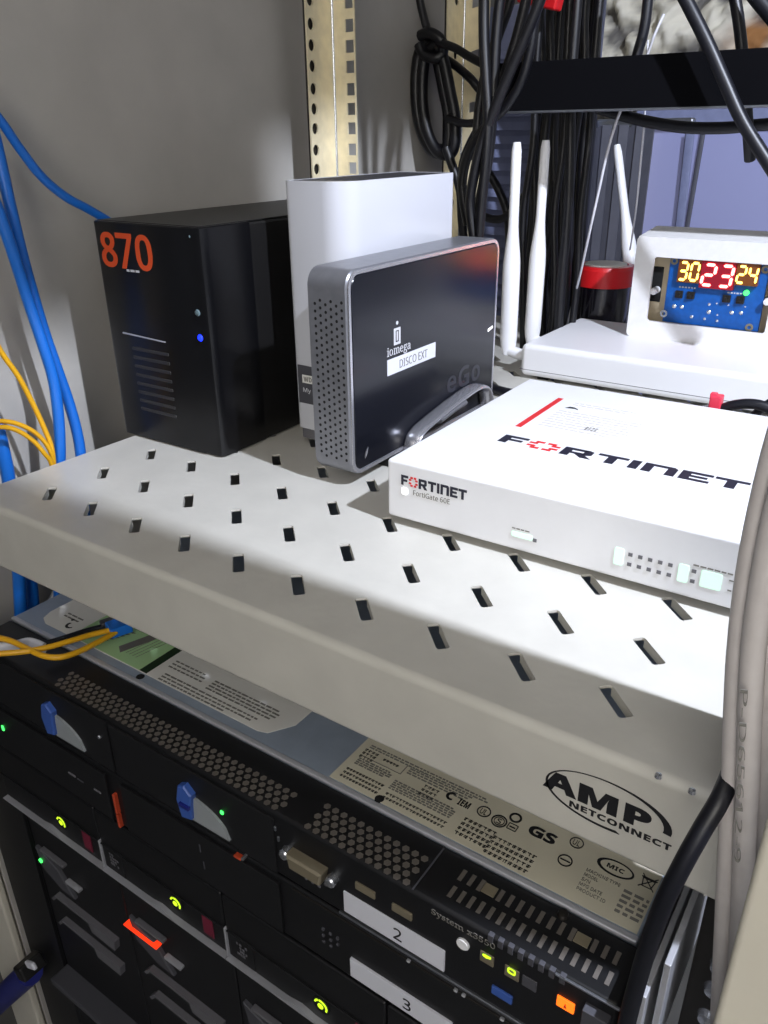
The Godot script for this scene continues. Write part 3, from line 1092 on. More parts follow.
	obj("end_ring", tube(smooth([Vector3(0.412, -0.125, 0.05), Vector3(0.402, -0.130, 0.052), Vector3(0.399, -0.140, 0.052), Vector3(0.404, -0.149, 0.052), Vector3(0.414, -0.150, 0.05)], 6), 0.0016, 8), M.silver_trim, sl)


func lid_labels(lid: Node) -> void:
	var y := -0.0904
	# left sheet: white, with a green drawing and a dark bar
	var out := [Vector2(-0.010, -0.0158), Vector2(0.178, -0.0158), Vector2(0.184, -0.0140), Vector2(0.1925, -0.0010), Vector2(0.1925, 0.06), Vector2(-0.020, 0.06), Vector2(-0.020, -0.0050), Vector2(-0.0170, -0.0125)]
	var sh := obj("label_sheet", prism([out], 0.0002), M.paper, lid, at(Vector3(0, y, 0), TOP))
	obj("green_field", prism([rect(0.016, -0.0152, 0.0822, 0.058)], 0.00008), M.paper_green, sh, at(Vector3(0, y + 0.0002, 0), TOP))
	obj("dark_bar", prism([rect(0.0822, -0.0152, 0.0885, 0.058)], 0.00010), M.green_dark, sh, at(Vector3(0, y + 0.0002, 0), TOP))
	var dr := []
	for i in 7:
		var cx := 0.034 + i * 0.0016
		dr.append([Vector2(cx, -0.010 + i * 0.003), Vector2(cx + 0.004, -0.010 + i * 0.003), Vector2(cx + 0.006, -0.0085 + i * 0.003), Vector2(cx + 0.002, -0.0085 + i * 0.003)])
	for i in 6:
		dr.append([Vector2(0.055 + i * 0.003, -0.008), Vector2(0.0554 + i * 0.003, -0.008), Vector2(0.0604 + i * 0.003, 0.018), Vector2(0.060 + i * 0.003, 0.018)])
	dr.append([Vector2(0.052, -0.006), Vector2(0.058, -0.010), Vector2(0.066, 0.014), Vector2(0.060, 0.018)])
	obj("line_drawing", prism(dr, 0.00008), M.ink_grey, sh, at(Vector3(0, y + 0.0003, 0), TOP))
	obj("small_print", prism(word_rows(0.098, -0.0085, 0.176, 3, 0.0026, 0.0011, 0.0015, 0.005) + word_rows(0.128, 0.003, 0.182, 4, 0.0025, 0.0011, 0.0015, 0.005) + word_rows(0.094, 0.004, 0.122, 3, 0.003, 0.0011, 0.002, 0.004) + word_rows(-0.008, 0.001, 0.008, 2, 0.003, 0.0012)), M.ink_grey, sh, at(Vector3(0, y + 0.0002, 0), TOP))
	var ic := []
	ic.append_array(ring(disc(Vector2(0.006, -0.008), 0.0035, 12), disc(Vector2(0.0066, -0.0074), 0.0026, 12)).slice(5, 11))
	ic.append(disc(Vector2(0.0015, -0.003), 0.0012, 8))
	obj("icon_print", prism(ic), M.ink, sh, at(Vector3(0, y + 0.0002, 0), TOP))
	# right sheet: cream, close print and approval marks
	var b := obj("label_sheet", prism([rect(0.2312, -0.0208, 0.3868, 0.06)], 0.0002), M.paper_cream, lid, at(Vector3(0, y, 0), TOP))
	var py := y + 0.0002
	var t := at(Vector3(0, py, 0), TOP)
	obj("fine_print", prism(word_rows(0.236, 0.0095, 0.305, 2, 0.0016, 0.0008, 0.001, 0.003) + word_rows(0.2360, -0.0015, 0.2575, 4, 0.0014, 0.0008, 0.001, 0.003) + word_rows(0.2600, -0.0045, 0.2950, 5, 0.0014, 0.0008, 0.001, 0.003) + word_rows(0.262, 0.0065, 0.300, 3, 0.0016, 0.0008, 0.001, 0.003)), M.ink_grey, b, t)
	obj("dense_print", prism(sign_rows(0.2350, -0.0105, 0.2590, 3, 0.0028, 0.0015) + sign_rows(0.2610, -0.0135, 0.2965, 2, 0.0028, 0.0015) + sign_rows(0.3005, -0.0060, 0.3190, 4, 0.0031, 0.0019) + sign_rows(0.3165, -0.0080, 0.3400, 4, 0.0031, 0.0019) + sign_rows(0.2350, 0.0058, 0.2450, 3, 0.0026, 0.0017) + sign_rows(0.2740, 0.0012, 0.2835, 3, 0.0028, 0.0017) + sign_rows(0.2470, 0.0048, 0.2580, 1, 0.0026, 0.0015)), M.ink, b, t)
	obj("rule_line", prism([rect(0.2358, 0.0000, 0.2598, 0.0003), rect(0.2596, 0.0000, 0.2600, 0.0072), rect(0.2600, 0.0070, 0.2720, 0.0073)]), M.ink_grey, b, t)
	var marks := []
	for m in [[0.3061, 0.0018, 0.0034, 0.0006], [0.3147, 0.0006, 0.0038, 0.0007], [0.3202, 0.0066, 0.0030, 0.0010], [0.3494, 0.0088, 0.0032, 0.0005], [0.3489, -0.0032, 0.0033, 0.0006]]:
		marks.append_array(ring(disc(Vector2(m[0], m[1]), m[2], 24), disc(Vector2(m[0], m[1]), m[2] - m[3], 24)))
	marks.append_array(ring(disc(Vector2(0.3147, 0.0006), 0.0026, 20), disc(Vector2(0.3147, 0.0006), 0.0022, 20)))
	marks.append_array(ring(disc(Vector2(0.2884, 0.0016), 0.0026, 20), disc(Vector2(0.2888, 0.0016), 0.0015, 20)).slice(3, 17))
	marks.append(rect(0.3466, -0.0035, 0.3512, -0.0029))
	marks.append_array(ring(rrect(0.3190, -0.0012, 0.3238, 0.0028, 0.0003, 1), rrect(0.3194, -0.0008, 0.3234, 0.0024, 0.0002, 1)))
	marks.append(rect(0.3200, 0.0004, 0.3228, 0.0010))
	# oval mark, swelling at two ends
	var eo := disc(Vector2(0.3687, 0.0050), 0.0082, 32, 0.0042)
	var ei := disc(Vector2(0.3690, 0.0051), 0.0070, 32, 0.0035)
	marks.append_array(ring(eo, ei))
	# struck-out bin
	for q in [[0.3795, 0.0020, 0.3860, 0.0095], [0.3860, 0.0020, 0.3795, 0.0095]]:
		var p := Vector2(q[0], q[1])
		var w := Vector2(q[2], q[3])
		var nrm := (w - p).normalized().orthogonal() * 0.0002
		marks.append([p - nrm, w - nrm, w + nrm, p + nrm])
	marks.append_array(ring([Vector2(0.3808, 0.0028), Vector2(0.3848, 0.0028), Vector2(0.3856, 0.0075), Vector2(0.3800, 0.0075)], [Vector2(0.3812, 0.0032), Vector2(0.3844, 0.0032), Vector2(0.3851, 0.0071), Vector2(0.3805, 0.0071)]))
	marks.append(rect(0.3795, 0.0076, 0.3861, 0.0082))
	obj("approval_marks", prism(marks), M.ink, b, t)
	write("mark_letters", "UL", Vector3(0.3044, py, 0.0000), TOP, 0.0033, 0.0034, M.ink, b)
	write("mark_letters", "S", Vector3(0.3136, py, 0.0009), TOP, 0.0022, 0.0030, M.ink, b)
	write("mark_letters", "GS", Vector3(0.3282, py, -0.0015), TOP, 0.0130, 0.0060, M.ink, b, true, false, 0.0, 0.6)
	write("mark_letters", "UL", Vector3(0.3478, py, -0.0072), TOP, 0.0032, 0.0032, M.ink, b)
	write("mark_letters", "IEM", Vector3(0.2930, py, 0.0012), TOP, 0.0060, 0.0040, M.ink, b, true)
	write("mark_letters", "MIC", Vector3(0.3650, py, -0.0040), TOP, 0.0075, 0.0022, M.ink, b, true)
	var rows := ["MACHINE TYPE", "MODEL", "S/N", "MFG DATE", "PRODUCT ID"]
	for i in 5:
		write("label_line", rows[i], Vector3(0.3585 , py, 0.0032 + i * 0.0028), TOP, rows[i].length() * 0.00125, 0.0017, M.ink_grey, b)
	obj("fine_print", prism(word_rows(0.3755, -0.0030, 0.3862, 5, 0.0028, 0.0014, 0.002, 0.004)), M.ink_grey, b, t)


# ---------------------------------------------------------------- boxes on the shelf
# the tall black box at the left
func black_box() -> void:
	var o := thing("computer_tower", "black tower box with orange 870 print and a blue light", "computer", Vector3(-0.0520, 0.0012, -0.0990), "", deg_to_rad(0.5))
	# plan outline, local: x to the right, y = -z (depth)
	var plan := []
	for i in 5:
		var t := PI + PI / 2 * i / 4
		plan.append(Vector2(0.005 + cos(t) * 0.005, 0.005 + sin(t) * 0.005))
	plan.append_array([Vector2(0.0842, 0.0), Vector2(0.0860, 0.0010), Vector2(0.0960, 0.0011), Vector2(0.0990, 0.0022), Vector2(0.1003, 0.0045), Vector2(0.1007, 0.0080)])
	plan.append_array([Vector2(0.1007, 0.045), Vector2(0, 0.045)])
	var plan2 := [Vector2(0.0005, 0.0452), Vector2(0.1002, 0.0452), Vector2(0.1002, 0.215), Vector2(0.0005, 0.215)]
	var stand := at(Vector3(0, 0, 0), TOP)
	var fr := loc("front_cover", prism([plan], 0.1480, 0.0008), M.black_gloss, o, stand)
	loc("case", prism([plan2], 0.1472, 0.0012), M.black_satin, o, at(Vector3(0, 0.0, 0), TOP))
	loc("top_sheet", prism([rect(0.003, 0.003, 0.0980, 0.212)], 0.0006, 0.0003), M.black_satin, o, at(Vector3(0, 0.1478, 0), TOP))
	# print
	var l := letters("870", 0.0500, 0.0225, false, false, 0.0002, 0.7)
	sub("number_print", l[0], M.orange_print, fr, at(Vector3(0.0070, 0.1190, 0.0001)) * l[1])
	sub("small_print", prism(word_rows(0.0300, 0.1188, 0.0500, 1, 0.002, 0.0014, 0.002, 0.004)), M.ink_white, fr, at(Vector3(0, 0, 0.0001)))
	# louvres with one bright upper edge
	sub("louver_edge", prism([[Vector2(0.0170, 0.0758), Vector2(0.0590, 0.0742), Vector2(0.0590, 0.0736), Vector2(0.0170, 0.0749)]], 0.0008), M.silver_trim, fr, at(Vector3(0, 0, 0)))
	for i in 8:
		var y := 0.0655 - i * 0.0062
		sub("louver_slot", rbox(Vector3(0.0360, 0.0022, 0.0012), 0.0005), M.slot_grey, fr, at(Vector3(0.0425, y, 0.0)))
	# lamps on the bevelled corner
	for p in [[0.0965, M.led_dim, 0.0023], [0.0805, M.led_blue, 0.0023], [0.1425, M.led_dim, 0.0008]]:
		sub("status_lamp", lathe([Vector2(0, p[2] * 0.6), Vector2(p[2] * 0.7, p[2] * 0.4), Vector2(p[2], 0)], 16), p[1], fr, at(Vector3(0.0915, p[0], -0.0010), Basis(Vector3.RIGHT, PI / 2)))
	for x in [0.012, 0.08]:
		for z in [-0.02, -0.19]:
			loc("foot", rbox(Vector3(0.012, 0.002, 0.012), 0.0005), M.void, o, at(Vector3(x, -0.0002, z)))


# the tall white drive behind the slim one
func white_drive() -> void:
	var o := thing("external_drive", "tall glossy white external drive with a dark recessed top", "external drive", Vector3(0.095, 0, -0.21))
	var plan := []
	var rin := []
	for c in [[0.1140, 0.2830, 0.004, 0.0], [0.0735, 0.2830, 0.004, PI / 2], [0.0740, 0.1600, 0.0045, PI], [0.1000, 0.1730, 0.0180, PI * 1.5]]:
		for i in 8:
			var t: float = c[3] + PI / 2 * i / 7
			plan.append(Vector2(c[0] + cos(t) * c[2], c[1] + sin(t) * c[2]))
			rin.append(Vector2(c[0] + cos(t) * (c[2] - 0.0018), c[1] + sin(t) * (c[2] - 0.0018)))
	var body := obj("case", prism([plan], 0.1610), M.white_gloss, o, at(Vector3(0, 0.0115, 0), TOP))
	obj("top_rim", frame_plate(plan, rin, 0.0010), M.white_gloss, body, at(Vector3(0, 0.1725, 0), TOP))
	obj("top_vent", prism([rin], 0.0008), M.grey_dark, o, at(Vector3(0, 0.1725, 0), TOP))
	for i in 5:
		slab("vent_groove", Vector3(0.080 + i * 0.007, 0.1732, -0.272), Vector3(0.082 + i * 0.007, 0.17345, -0.175), M.void, o, 0.0001)
	obj("base_ring", prism([rin], 0.0080), M.grey_plastic, o, at(Vector3(0, 0.0036, 0), TOP))
	for p in [[0.084, -0.164], [0.108, -0.176], [0.080, -0.274], [0.110, -0.274]]:
		slab("foot", Vector3(p[0] - 0.003, 0.0, p[1] - 0.004), Vector3(p[0] + 0.003, 0.0037, p[1] + 0.004), M.void, o, 0.0005)
	var bg := slab("badge", Vector3(0.0730, 0.0300, -0.1562), Vector3(0.0990, 0.0570, -0.1550), M.grey_dark, body, 0.0004)
	slab("badge_logo", Vector3(0.0770, 0.0448, -0.1552), Vector3(0.0875, 0.0505, -0.1548), M.paper, bg, 0.0002)
	write("badge_letters", "WD", Vector3(0.0785, 0.0460, -0.1548), FRONT, 0.0070, 0.0034, M.ink_grey, bg, true)
	write("badge_letters", "My Book", Vector3(0.0775, 0.0375, -0.1549), FRONT, 0.0200, 0.0040, M.ink_white, bg)


# the slim black drive standing on its edge
func slim_drive() -> void:
	var o := thing("external_drive", "slim black glossy external drive in a grey perforated metal band", "external drive", Vector3(0.141, 0, -0.197))
	var x0 := 0.1267
	var x1 := 0.1545
	# outline in the plane facing right: u = -z, v = y
	var out := rrect(0.1060, 0.0085, 0.2890, 0.1315, 0.0100, 8)
	var band := obj("metal_band", prism([out], x1 - x0, 0.0012), M.gun_metal, o, at(Vector3(x0, 0, 0), RIGHT))
	obj("rim", frame_plate(rrect(0.1068, 0.0093, 0.2882, 0.1307, 0.0093, 8), rrect(0.1088, 0.0113, 0.2862, 0.1287, 0.0078, 8), 0.0008), M.rim_metal, band, at(Vector3(x1, 0, 0), RIGHT))
	var pan := obj("side_panel", prism([rrect(0.1093, 0.0118, 0.2857, 0.1282, 0.0074, 8)], 0.0010, 0.0005), M.black_panel, o, at(Vector3(x1 - 0.0002, 0, 0), RIGHT))
	# perforated front
	var holes := []
	for j in 45:
		for i in 6:
			if (i + j) % 2 == 0:
				continue
			holes.append(disc(Vector2(0.1316 + i * 0.00385, 0.1140 - j * 0.00215), 0.00095, 8))
	var pf := obj("perforation", prism(holes, 0.00008), M.void, band, at(Vector3(0, 0, -0.1060), FRONT))
	pf.set_meta("kind", "stuff")
	# print on the panel
	var xp := x1 + 0.0008
	var ic := ring(rect(0.1515, 0.0812, 0.1588, 0.0915), rect(0.1534, 0.0828, 0.1570, 0.0900))
	ic.append(rect(0.1545, 0.0836, 0.1560, 0.0893))
	ic.append(disc(Vector2(0.1552, 0.0945), 0.0012, 10))
	obj("logo_print", prism(ic), M.ink_white, pan, at(Vector3(xp, 0, 0), RIGHT))
	write("logo_word", "iomega", Vector3(xp, 0.0738, -0.1440), RIGHT, 0.0265, 0.0072, M.ink_white, pan, false, true)
	obj("label_tape", prism([rect(0.1441, 0.0636, 0.2010, 0.0735)], 0.0003), M.tape_white, pan, at(Vector3(xp, 0, 0), RIGHT))
	write("tape_text", "DISCO EXT", Vector3(xp + 0.0003, 0.0658, -0.1575), RIGHT, 0.0330, 0.0052, M.ink_grey, pan)
	write("ghost_word", "eGo", Vector3(xp, 0.0330, -0.2180), RIGHT, 0.0480, 0.0150, M.ghost, pan, true)
	obj("status_lamp", prism([[Vector2(0.2760, 0.0660), Vector2(0.2830, 0.0675), Vector2(0.2830, 0.0692), Vector2(0.2760, 0.0678)]], 0.0003), M.led_white, pan, at(Vector3(xp, 0, 0), RIGHT))
	obj("tail_mark", prism([[Vector2(0.1190, 0.0175), Vector2(0.1215, 0.0200), Vector2(0.1225, 0.0240), Vector2(0.1200, 0.0210)]], 0.0003), M.rim_metal, pan, at(Vector3(xp, 0, 0), RIGHT))
	# stand: a bent metal loop on each side, under a bar
	var st := Node3D.new()
	st.name = "stand"
	o.add_child(st)
	for s in [0.1615, 0.1200]:
		var arch := []
		for p in [[0.0, 0.1625], [0.008, 0.1625], [0.0145, 0.1650], [0.0185, 0.1720], [0.0210, 0.1850], [0.0240, 0.2050], [0.0265, 0.2250], [0.0280, 0.2430], [0.0268, 0.2560], [0.0215, 0.2640], [0.0120, 0.2680], [0.0, 0.2685]]:
			arch.append(Vector3(s, p[0] * 1.1 + 0.001, -p[1]))
		obj("loop", tube(smooth(arch, 5), 0.0062, 12, [], 0.3, Vector3.RIGHT), M.rim_metal, st)
		obj("loop_grip", tube([Vector3(s, 0.0225, -0.193), Vector3(s, 0.0248, -0.212), Vector3(s, 0.0262, -0.228)], 0.0054, 10, [], 0.5, Vector3.RIGHT), M.gun_metal, st)
	for z in [-0.166, -0.268]:
		slab("cross_bar", Vector3(0.118, 0.0, z - 0.004), Vector3(0.164, 0.004, z + 0.004), M.gun_metal, st, 0.001)
	slab("saddle", Vector3(0.1275, 0.0, -0.268), Vector3(0.1535, 0.0085, -0.150), M.void, st, 0.001)


# letters of the firewall's name, one unit high: [is it red, outlines]
func name_shapes() -> Array:
	var k := 0.46
	var t := 0.24
	var out := []
	out.append([false, [[Vector2(0, 0), Vector2(k, 0), Vector2(k, 0.36), Vector2(1.2, 0.36), Vector2(1.2, 0.58), Vector2(k, 0.58), Vector2(k, 1 - t), Vector2(1.4, 1 - t), Vector2(1.4, 1), Vector2(0, 1)]]])
	var x := 1.55
	var o := []
	for r in [[0.28, 0.80, 0.76, 1.0], [0.94, 0.80, 1.42, 1.0], [0.28, 0.0, 0.76, 0.20], [0.94, 0.0, 1.42, 0.20], [0.0, 0.58, 0.46, 0.76], [1.24, 0.58, 1.70, 0.76], [0.0, 0.24, 0.46, 0.42], [1.24, 0.24, 1.70, 0.42]]:
		o.append(rect(x + r[0], r[1], x + r[2], r[3]))
	out.append([true, o])
	x = 3.46
	out.append([false, [rect(x, 0, x + k, 1), rect(x + k, 1 - t, x + 1.2, 1), rect(x + k, 0.34, x + 1.2, 0.55), [Vector2(x + 1.1, 0.34), Vector2(x + 1.3, 0.34), Vector2(x + 1.56, 0.46), Vector2(x + 1.56, 0.9), Vector2(x + 1.3, 1), Vector2(x + 1.1, 1)], [Vector2(x + 0.68, 0.36), Vector2(x + 1.22, 0.36), Vector2(x + 1.68, 0), Vector2(x + 1.12, 0)]]])
	x = 5.28
	out.append([false, [[Vector2(x, 1), Vector2(x, 1 - t), Vector2(x + 0.54, 1 - t), Vector2(x + 0.54, 0), Vector2(x + 0.54 + k, 0), Vector2(x + 0.54 + k, 1 - t), Vector2(x + 1.54, 1 - t), Vector2(x + 1.54, 1)]]])
	x = 7.0
	out.append([false, [rect(x, 0, x + k, 1)]])
	x = 7.66
	out.append([false, [[Vector2(x, 0), Vector2(x, 1), Vector2(x + 1.4, 1), Vector2(x + 1.6, 0.84), Vector2(x + 1.6, 0), Vector2(x + 1.6 - k, 0), Vector2(x + 1.6 - k, 1 - t), Vector2(x + k, 1 - t), Vector2(x + k, 0)]]])
	x = 9.45
	out.append([false, [[Vector2(x, 0), Vector2(x + 1.4, 0), Vector2(x + 1.4, 0.22), Vector2(x + k, 0.22), Vector2(x + k, 0.39), Vector2(x + 1.25, 0.39), Vector2(x + 1.25, 0.60), Vector2(x + k, 0.60), Vector2(x + k, 1 - t), Vector2(x + 1.45, 1 - t), Vector2(x + 1.45, 1), Vector2(x, 1)]]])
	x = 11.0
	out.append([false, [[Vector2(x, 1), Vector2(x, 1 - t), Vector2(x + 0.54, 1 - t), Vector2(x + 0.54, 0), Vector2(x + 0.54 + k, 0), Vector2(x + 0.54 + k, 1 - t), Vector2(x + 1.54, 1 - t), Vector2(x + 1.54, 1)]]])
	return out


func firewall() -> void:
	var o := thing("network_firewall", "white flat network box with large black and red lettering on top", "network box", Vector3(0.1970, 0, -0.0825), "", deg_to_rad(0.8))
	var w := 0.1960
	var h := 0.0342
	var d := 0.1860
	var y0 := 0.0042
	var body := loc("case", rbox(Vector3(w, h, d), 0.0018, 3), M.white, o, at(Vector3(w / 2, y0 + h / 2, -d / 2)))
	for x in [0.015, w - 0.015]:
		for z in [-0.018, -d + 0.018]:
			loc("foot", lathe([Vector2(0, 0.0), Vector2(0.006, 0.0), Vector2(0.0065, 0.0044), Vector2(0, 0.0044)], 16), M.void, o, at(Vector3(x, 0, z)))
	var top := y0 + h
	var s := name_shapes()
	var k := Basis.from_scale(Vector3(0.1350 / 12.5, 0.0122, 1))
	var b := Transform3D(TOP, Vector3(0.0385, top, -0.0570)) 
	for q in s:
		loc("name_letter", prism(q[1]), M.ink_red if q[0] else M.ink_navy, body, body.transform.affine_inverse() * b * Transform3D(k, Vector3.ZERO))
	var inv := body.transform.affine_inverse()
	# sticker with a red edge
	var stk := loc("sticker", prism([rect(0.0362, 0.0855, 0.105, 0.154)], 0.0001), M.white_plastic, body, inv * at(Vector3(0, top, 0), TOP))
	var si := (body.transform * stk.transform).affine_inverse()
	loc("red_edge", prism([rect(0.0362, 0.0855, 0.0400, 0.1525)], 0.0001), M.ink_red, stk, si * at(Vector3(0, top + 0.0001, 0), TOP))
	loc("sticker_print", prism(word_rows(0.047, 0.128, 0.100, 8, 0.0045, 0.0012, 0.002, 0.007) + word_rows(0.050, 0.148, 0.090, 2, 0.004, 0.0012)), M.ink_pale, stk, si * at(Vector3(0, top + 0.0001, 0), TOP))
	loc("sticker_icon", prism([[Vector2(0.0480, 0.1345), Vector2(0.0500, 0.1385), Vector2(0.0530, 0.1385), Vector2(0.0560, 0.1365), Vector2(0.0570, 0.1345), Vector2(0.0545, 0.1358), Vector2(0.0510, 0.1362)]], 0.0001), M.ink, stk, si * at(Vector3(0, top + 0.0001, 0), TOP))
	loc("serial_print", prism(sign_rows(0.0735, 0.107, 0.0815, 3, 0.0022, 0.0015)), M.ink_grey, stk, si * at(Vector3(0, top + 0.0001, 0), TOP))
	# front
	var kf := Basis.from_scale(Vector3(0.0405 / 12.5, 0.0058, 1))
	for q in s:
		loc("small_letter", prism(q[1]), M.ink_red if q[0] else M.ink_navy, body, inv * at(Vector3(0.0092, 0.0252, 0.0), FRONT) * Transform3D(kf, Vector3.ZERO))
	var l := letters("FortiGate 60E", 0.0228, 0.0030)
	loc("model_print", l[0], M.ink_grey, body, inv * at(Vector3(0.0170, 0.0205, 0.0)) * l[1])
	loc("power_lamp", prism([rrect(0.0095, 0.0195, 0.0135, 0.0238, 0.0014, 4)], 0.0003), M.led_white, body, inv * at(Vector3.ZERO))
	# lamp rows: lit blocks and dark squares
	for r in [[0.0765, 0.0122, 0.0880, 0.0150], [0.1300, 0.0118, 0.1345, 0.0208], [0.1600, 0.0118, 0.1645, 0.0208], [0.1700, 0.0122, 0.1790, 0.0205]]:
		loc("lit_lamp", prism([rrect(r[0], r[1], r[2], r[3], 0.0008, 3)], 0.0003), M.led_mint, body, inv * at(Vector3.ZERO))
	for i in 5:
		for y in [0.0135, 0.0187]:
			loc("dark_lamp", prism([rect(0.1366 + i * 0.00465, y - 0.0009, 0.1386 + i * 0.00465, y + 0.0009)], 0.0003), M.grey_plastic, body, inv * at(Vector3.ZERO))
	for p in [[0.1668, 0.0135], [0.1668, 0.0187], [0.0893, 0.0128]]:
		loc("dark_lamp", prism([rect(p[0] - 0.001, p[1] - 0.0009, p[0] + 0.001, p[1] + 0.0009)], 0.0003), M.grey_plastic, body, inv * at(Vector3.ZERO))
	var lp := loc("lamp_print", prism(word_rows(0.0765, 0.0170, 0.0880, 1, 0.002, 0.0006, 0.001, 0.0025) + word_rows(0.1660, 0.0222, 0.1850, 1, 0.002, 0.0007, 0.002, 0.003) + word_rows(0.1820, 0.0190, 0.1860, 2, 0.005, 0.0006, 0.001, 0.002)), M.ink_grey, body, inv * at(Vector3.ZERO))
	lp.set_meta("kind", "stuff")


func antenna(base: Vector3, tip: Vector3, o: Node, hinge_to: Vector3) -> void:
	var path := []
	var radii := []
	for i in 25:
		var t := float(i) / 24
		path.append(base.lerp(tip, t))
		var r := 0.0078 if t < 0.42 else lerpf(0.0078, 0.0043, smoothstep(0.42, 0.66, t))
		if t < 0.06:
			r = lerpf(0.0052, 0.0078, t / 0.06)
		if t > 0.97:
			r *= 0.75
		radii.append(r)
	var a := obj("antenna", tube(path, 0.006, 16, radii, 0.86, Vector3(0.8, 0, -0.6)), M.white_plastic, o)
	obj("hinge", tube([hinge_to, hinge_to.lerp(base, 0.5), base + Vector3(0, 0.004, 0)], 0.0052, 12), M.white_plastic, a)


func router() -> void:
	var o := thing("wifi_router", "flat white router with upright white antennas behind the lettered box", "router", Vector3(0.25, 0, -0.455))
	var body := slab("case", Vector3(0.1305, 0.003, -0.5200), Vector3(0.372, 0.0312, -0.3885), M.white_plastic, o, 0.005, 4)
	slab("case_seam", Vector3(0.1302, 0.0085, -0.5185), Vector3(0.3723, 0.0090, -0.3883), M.grey_plastic, body, 0.0002)
	for x in [0.15, 0.35]:
		for z in [-0.40, -0.50]:
			slab("foot", Vector3(x - 0.005, 0, z - 0.005), Vector3(x + 0.005, 0.0032, z + 0.005), M.void, o, 0.0005)
	antenna(Vector3(0.1079, 0.0140, -0.4100), Vector3(0.1053, 0.1916, -0.4100), o, Vector3(0.1320, 0.0170, -0.4100))
	antenna(Vector3(0.1083, 0.0140, -0.4600), Vector3(0.1087, 0.1925, -0.4600), o, Vector3(0.1320, 0.0170, -0.4600))
	antenna(Vector3(0.1690, 0.0150, -0.5900), Vector3(0.1154, 0.1859, -0.6200), o, Vector3(0.1860, 0.0170, -0.5190))


# seven-segment figure, one unit high and 0.56 wide
func figure(n: int) -> Array:
	var on := ["abcdef", "bc", "abged", "abgcd", "fgbc", "afgcd", "afgedc", "abc", "abcdefg", "abcdfg"][n] as String
	var t := 0.075
	var w := 0.56
	var seg := {"a": [0.1, 1.0, w - 0.1, 1.0], "g": [0.1, 0.5, w - 0.1, 0.5], "d": [0.1, 0.0, w - 0.1, 0.0], "f": [0.0, 0.92, 0.0, 0.58], "e": [0.0, 0.42, 0.0, 0.08], "b": [w, 0.92, w, 0.58], "c": [w, 0.42, w, 0.08]}
	var out := []
	for k in seg:
		if not on.contains(k):
			continue
		var p := Vector2(seg[k][0], seg[k][1])
		var q := Vector2(seg[k][2], seg[k][3])
		var e := (q - p).normalized()
		var n2 := e.orthogonal() * t
		var poly := []
		for v in [p - e * t * 0.6, p + n2 + e * t * 0.3, q + n2 - e * t * 0.3, q + e * t * 0.6, q - n2 - e * t * 0.3, p - n2 + e * t * 0.3]:
			poly.append(Vector2(v.x + v.y * 0.08, v.y))
		out.append(poly)
	return out


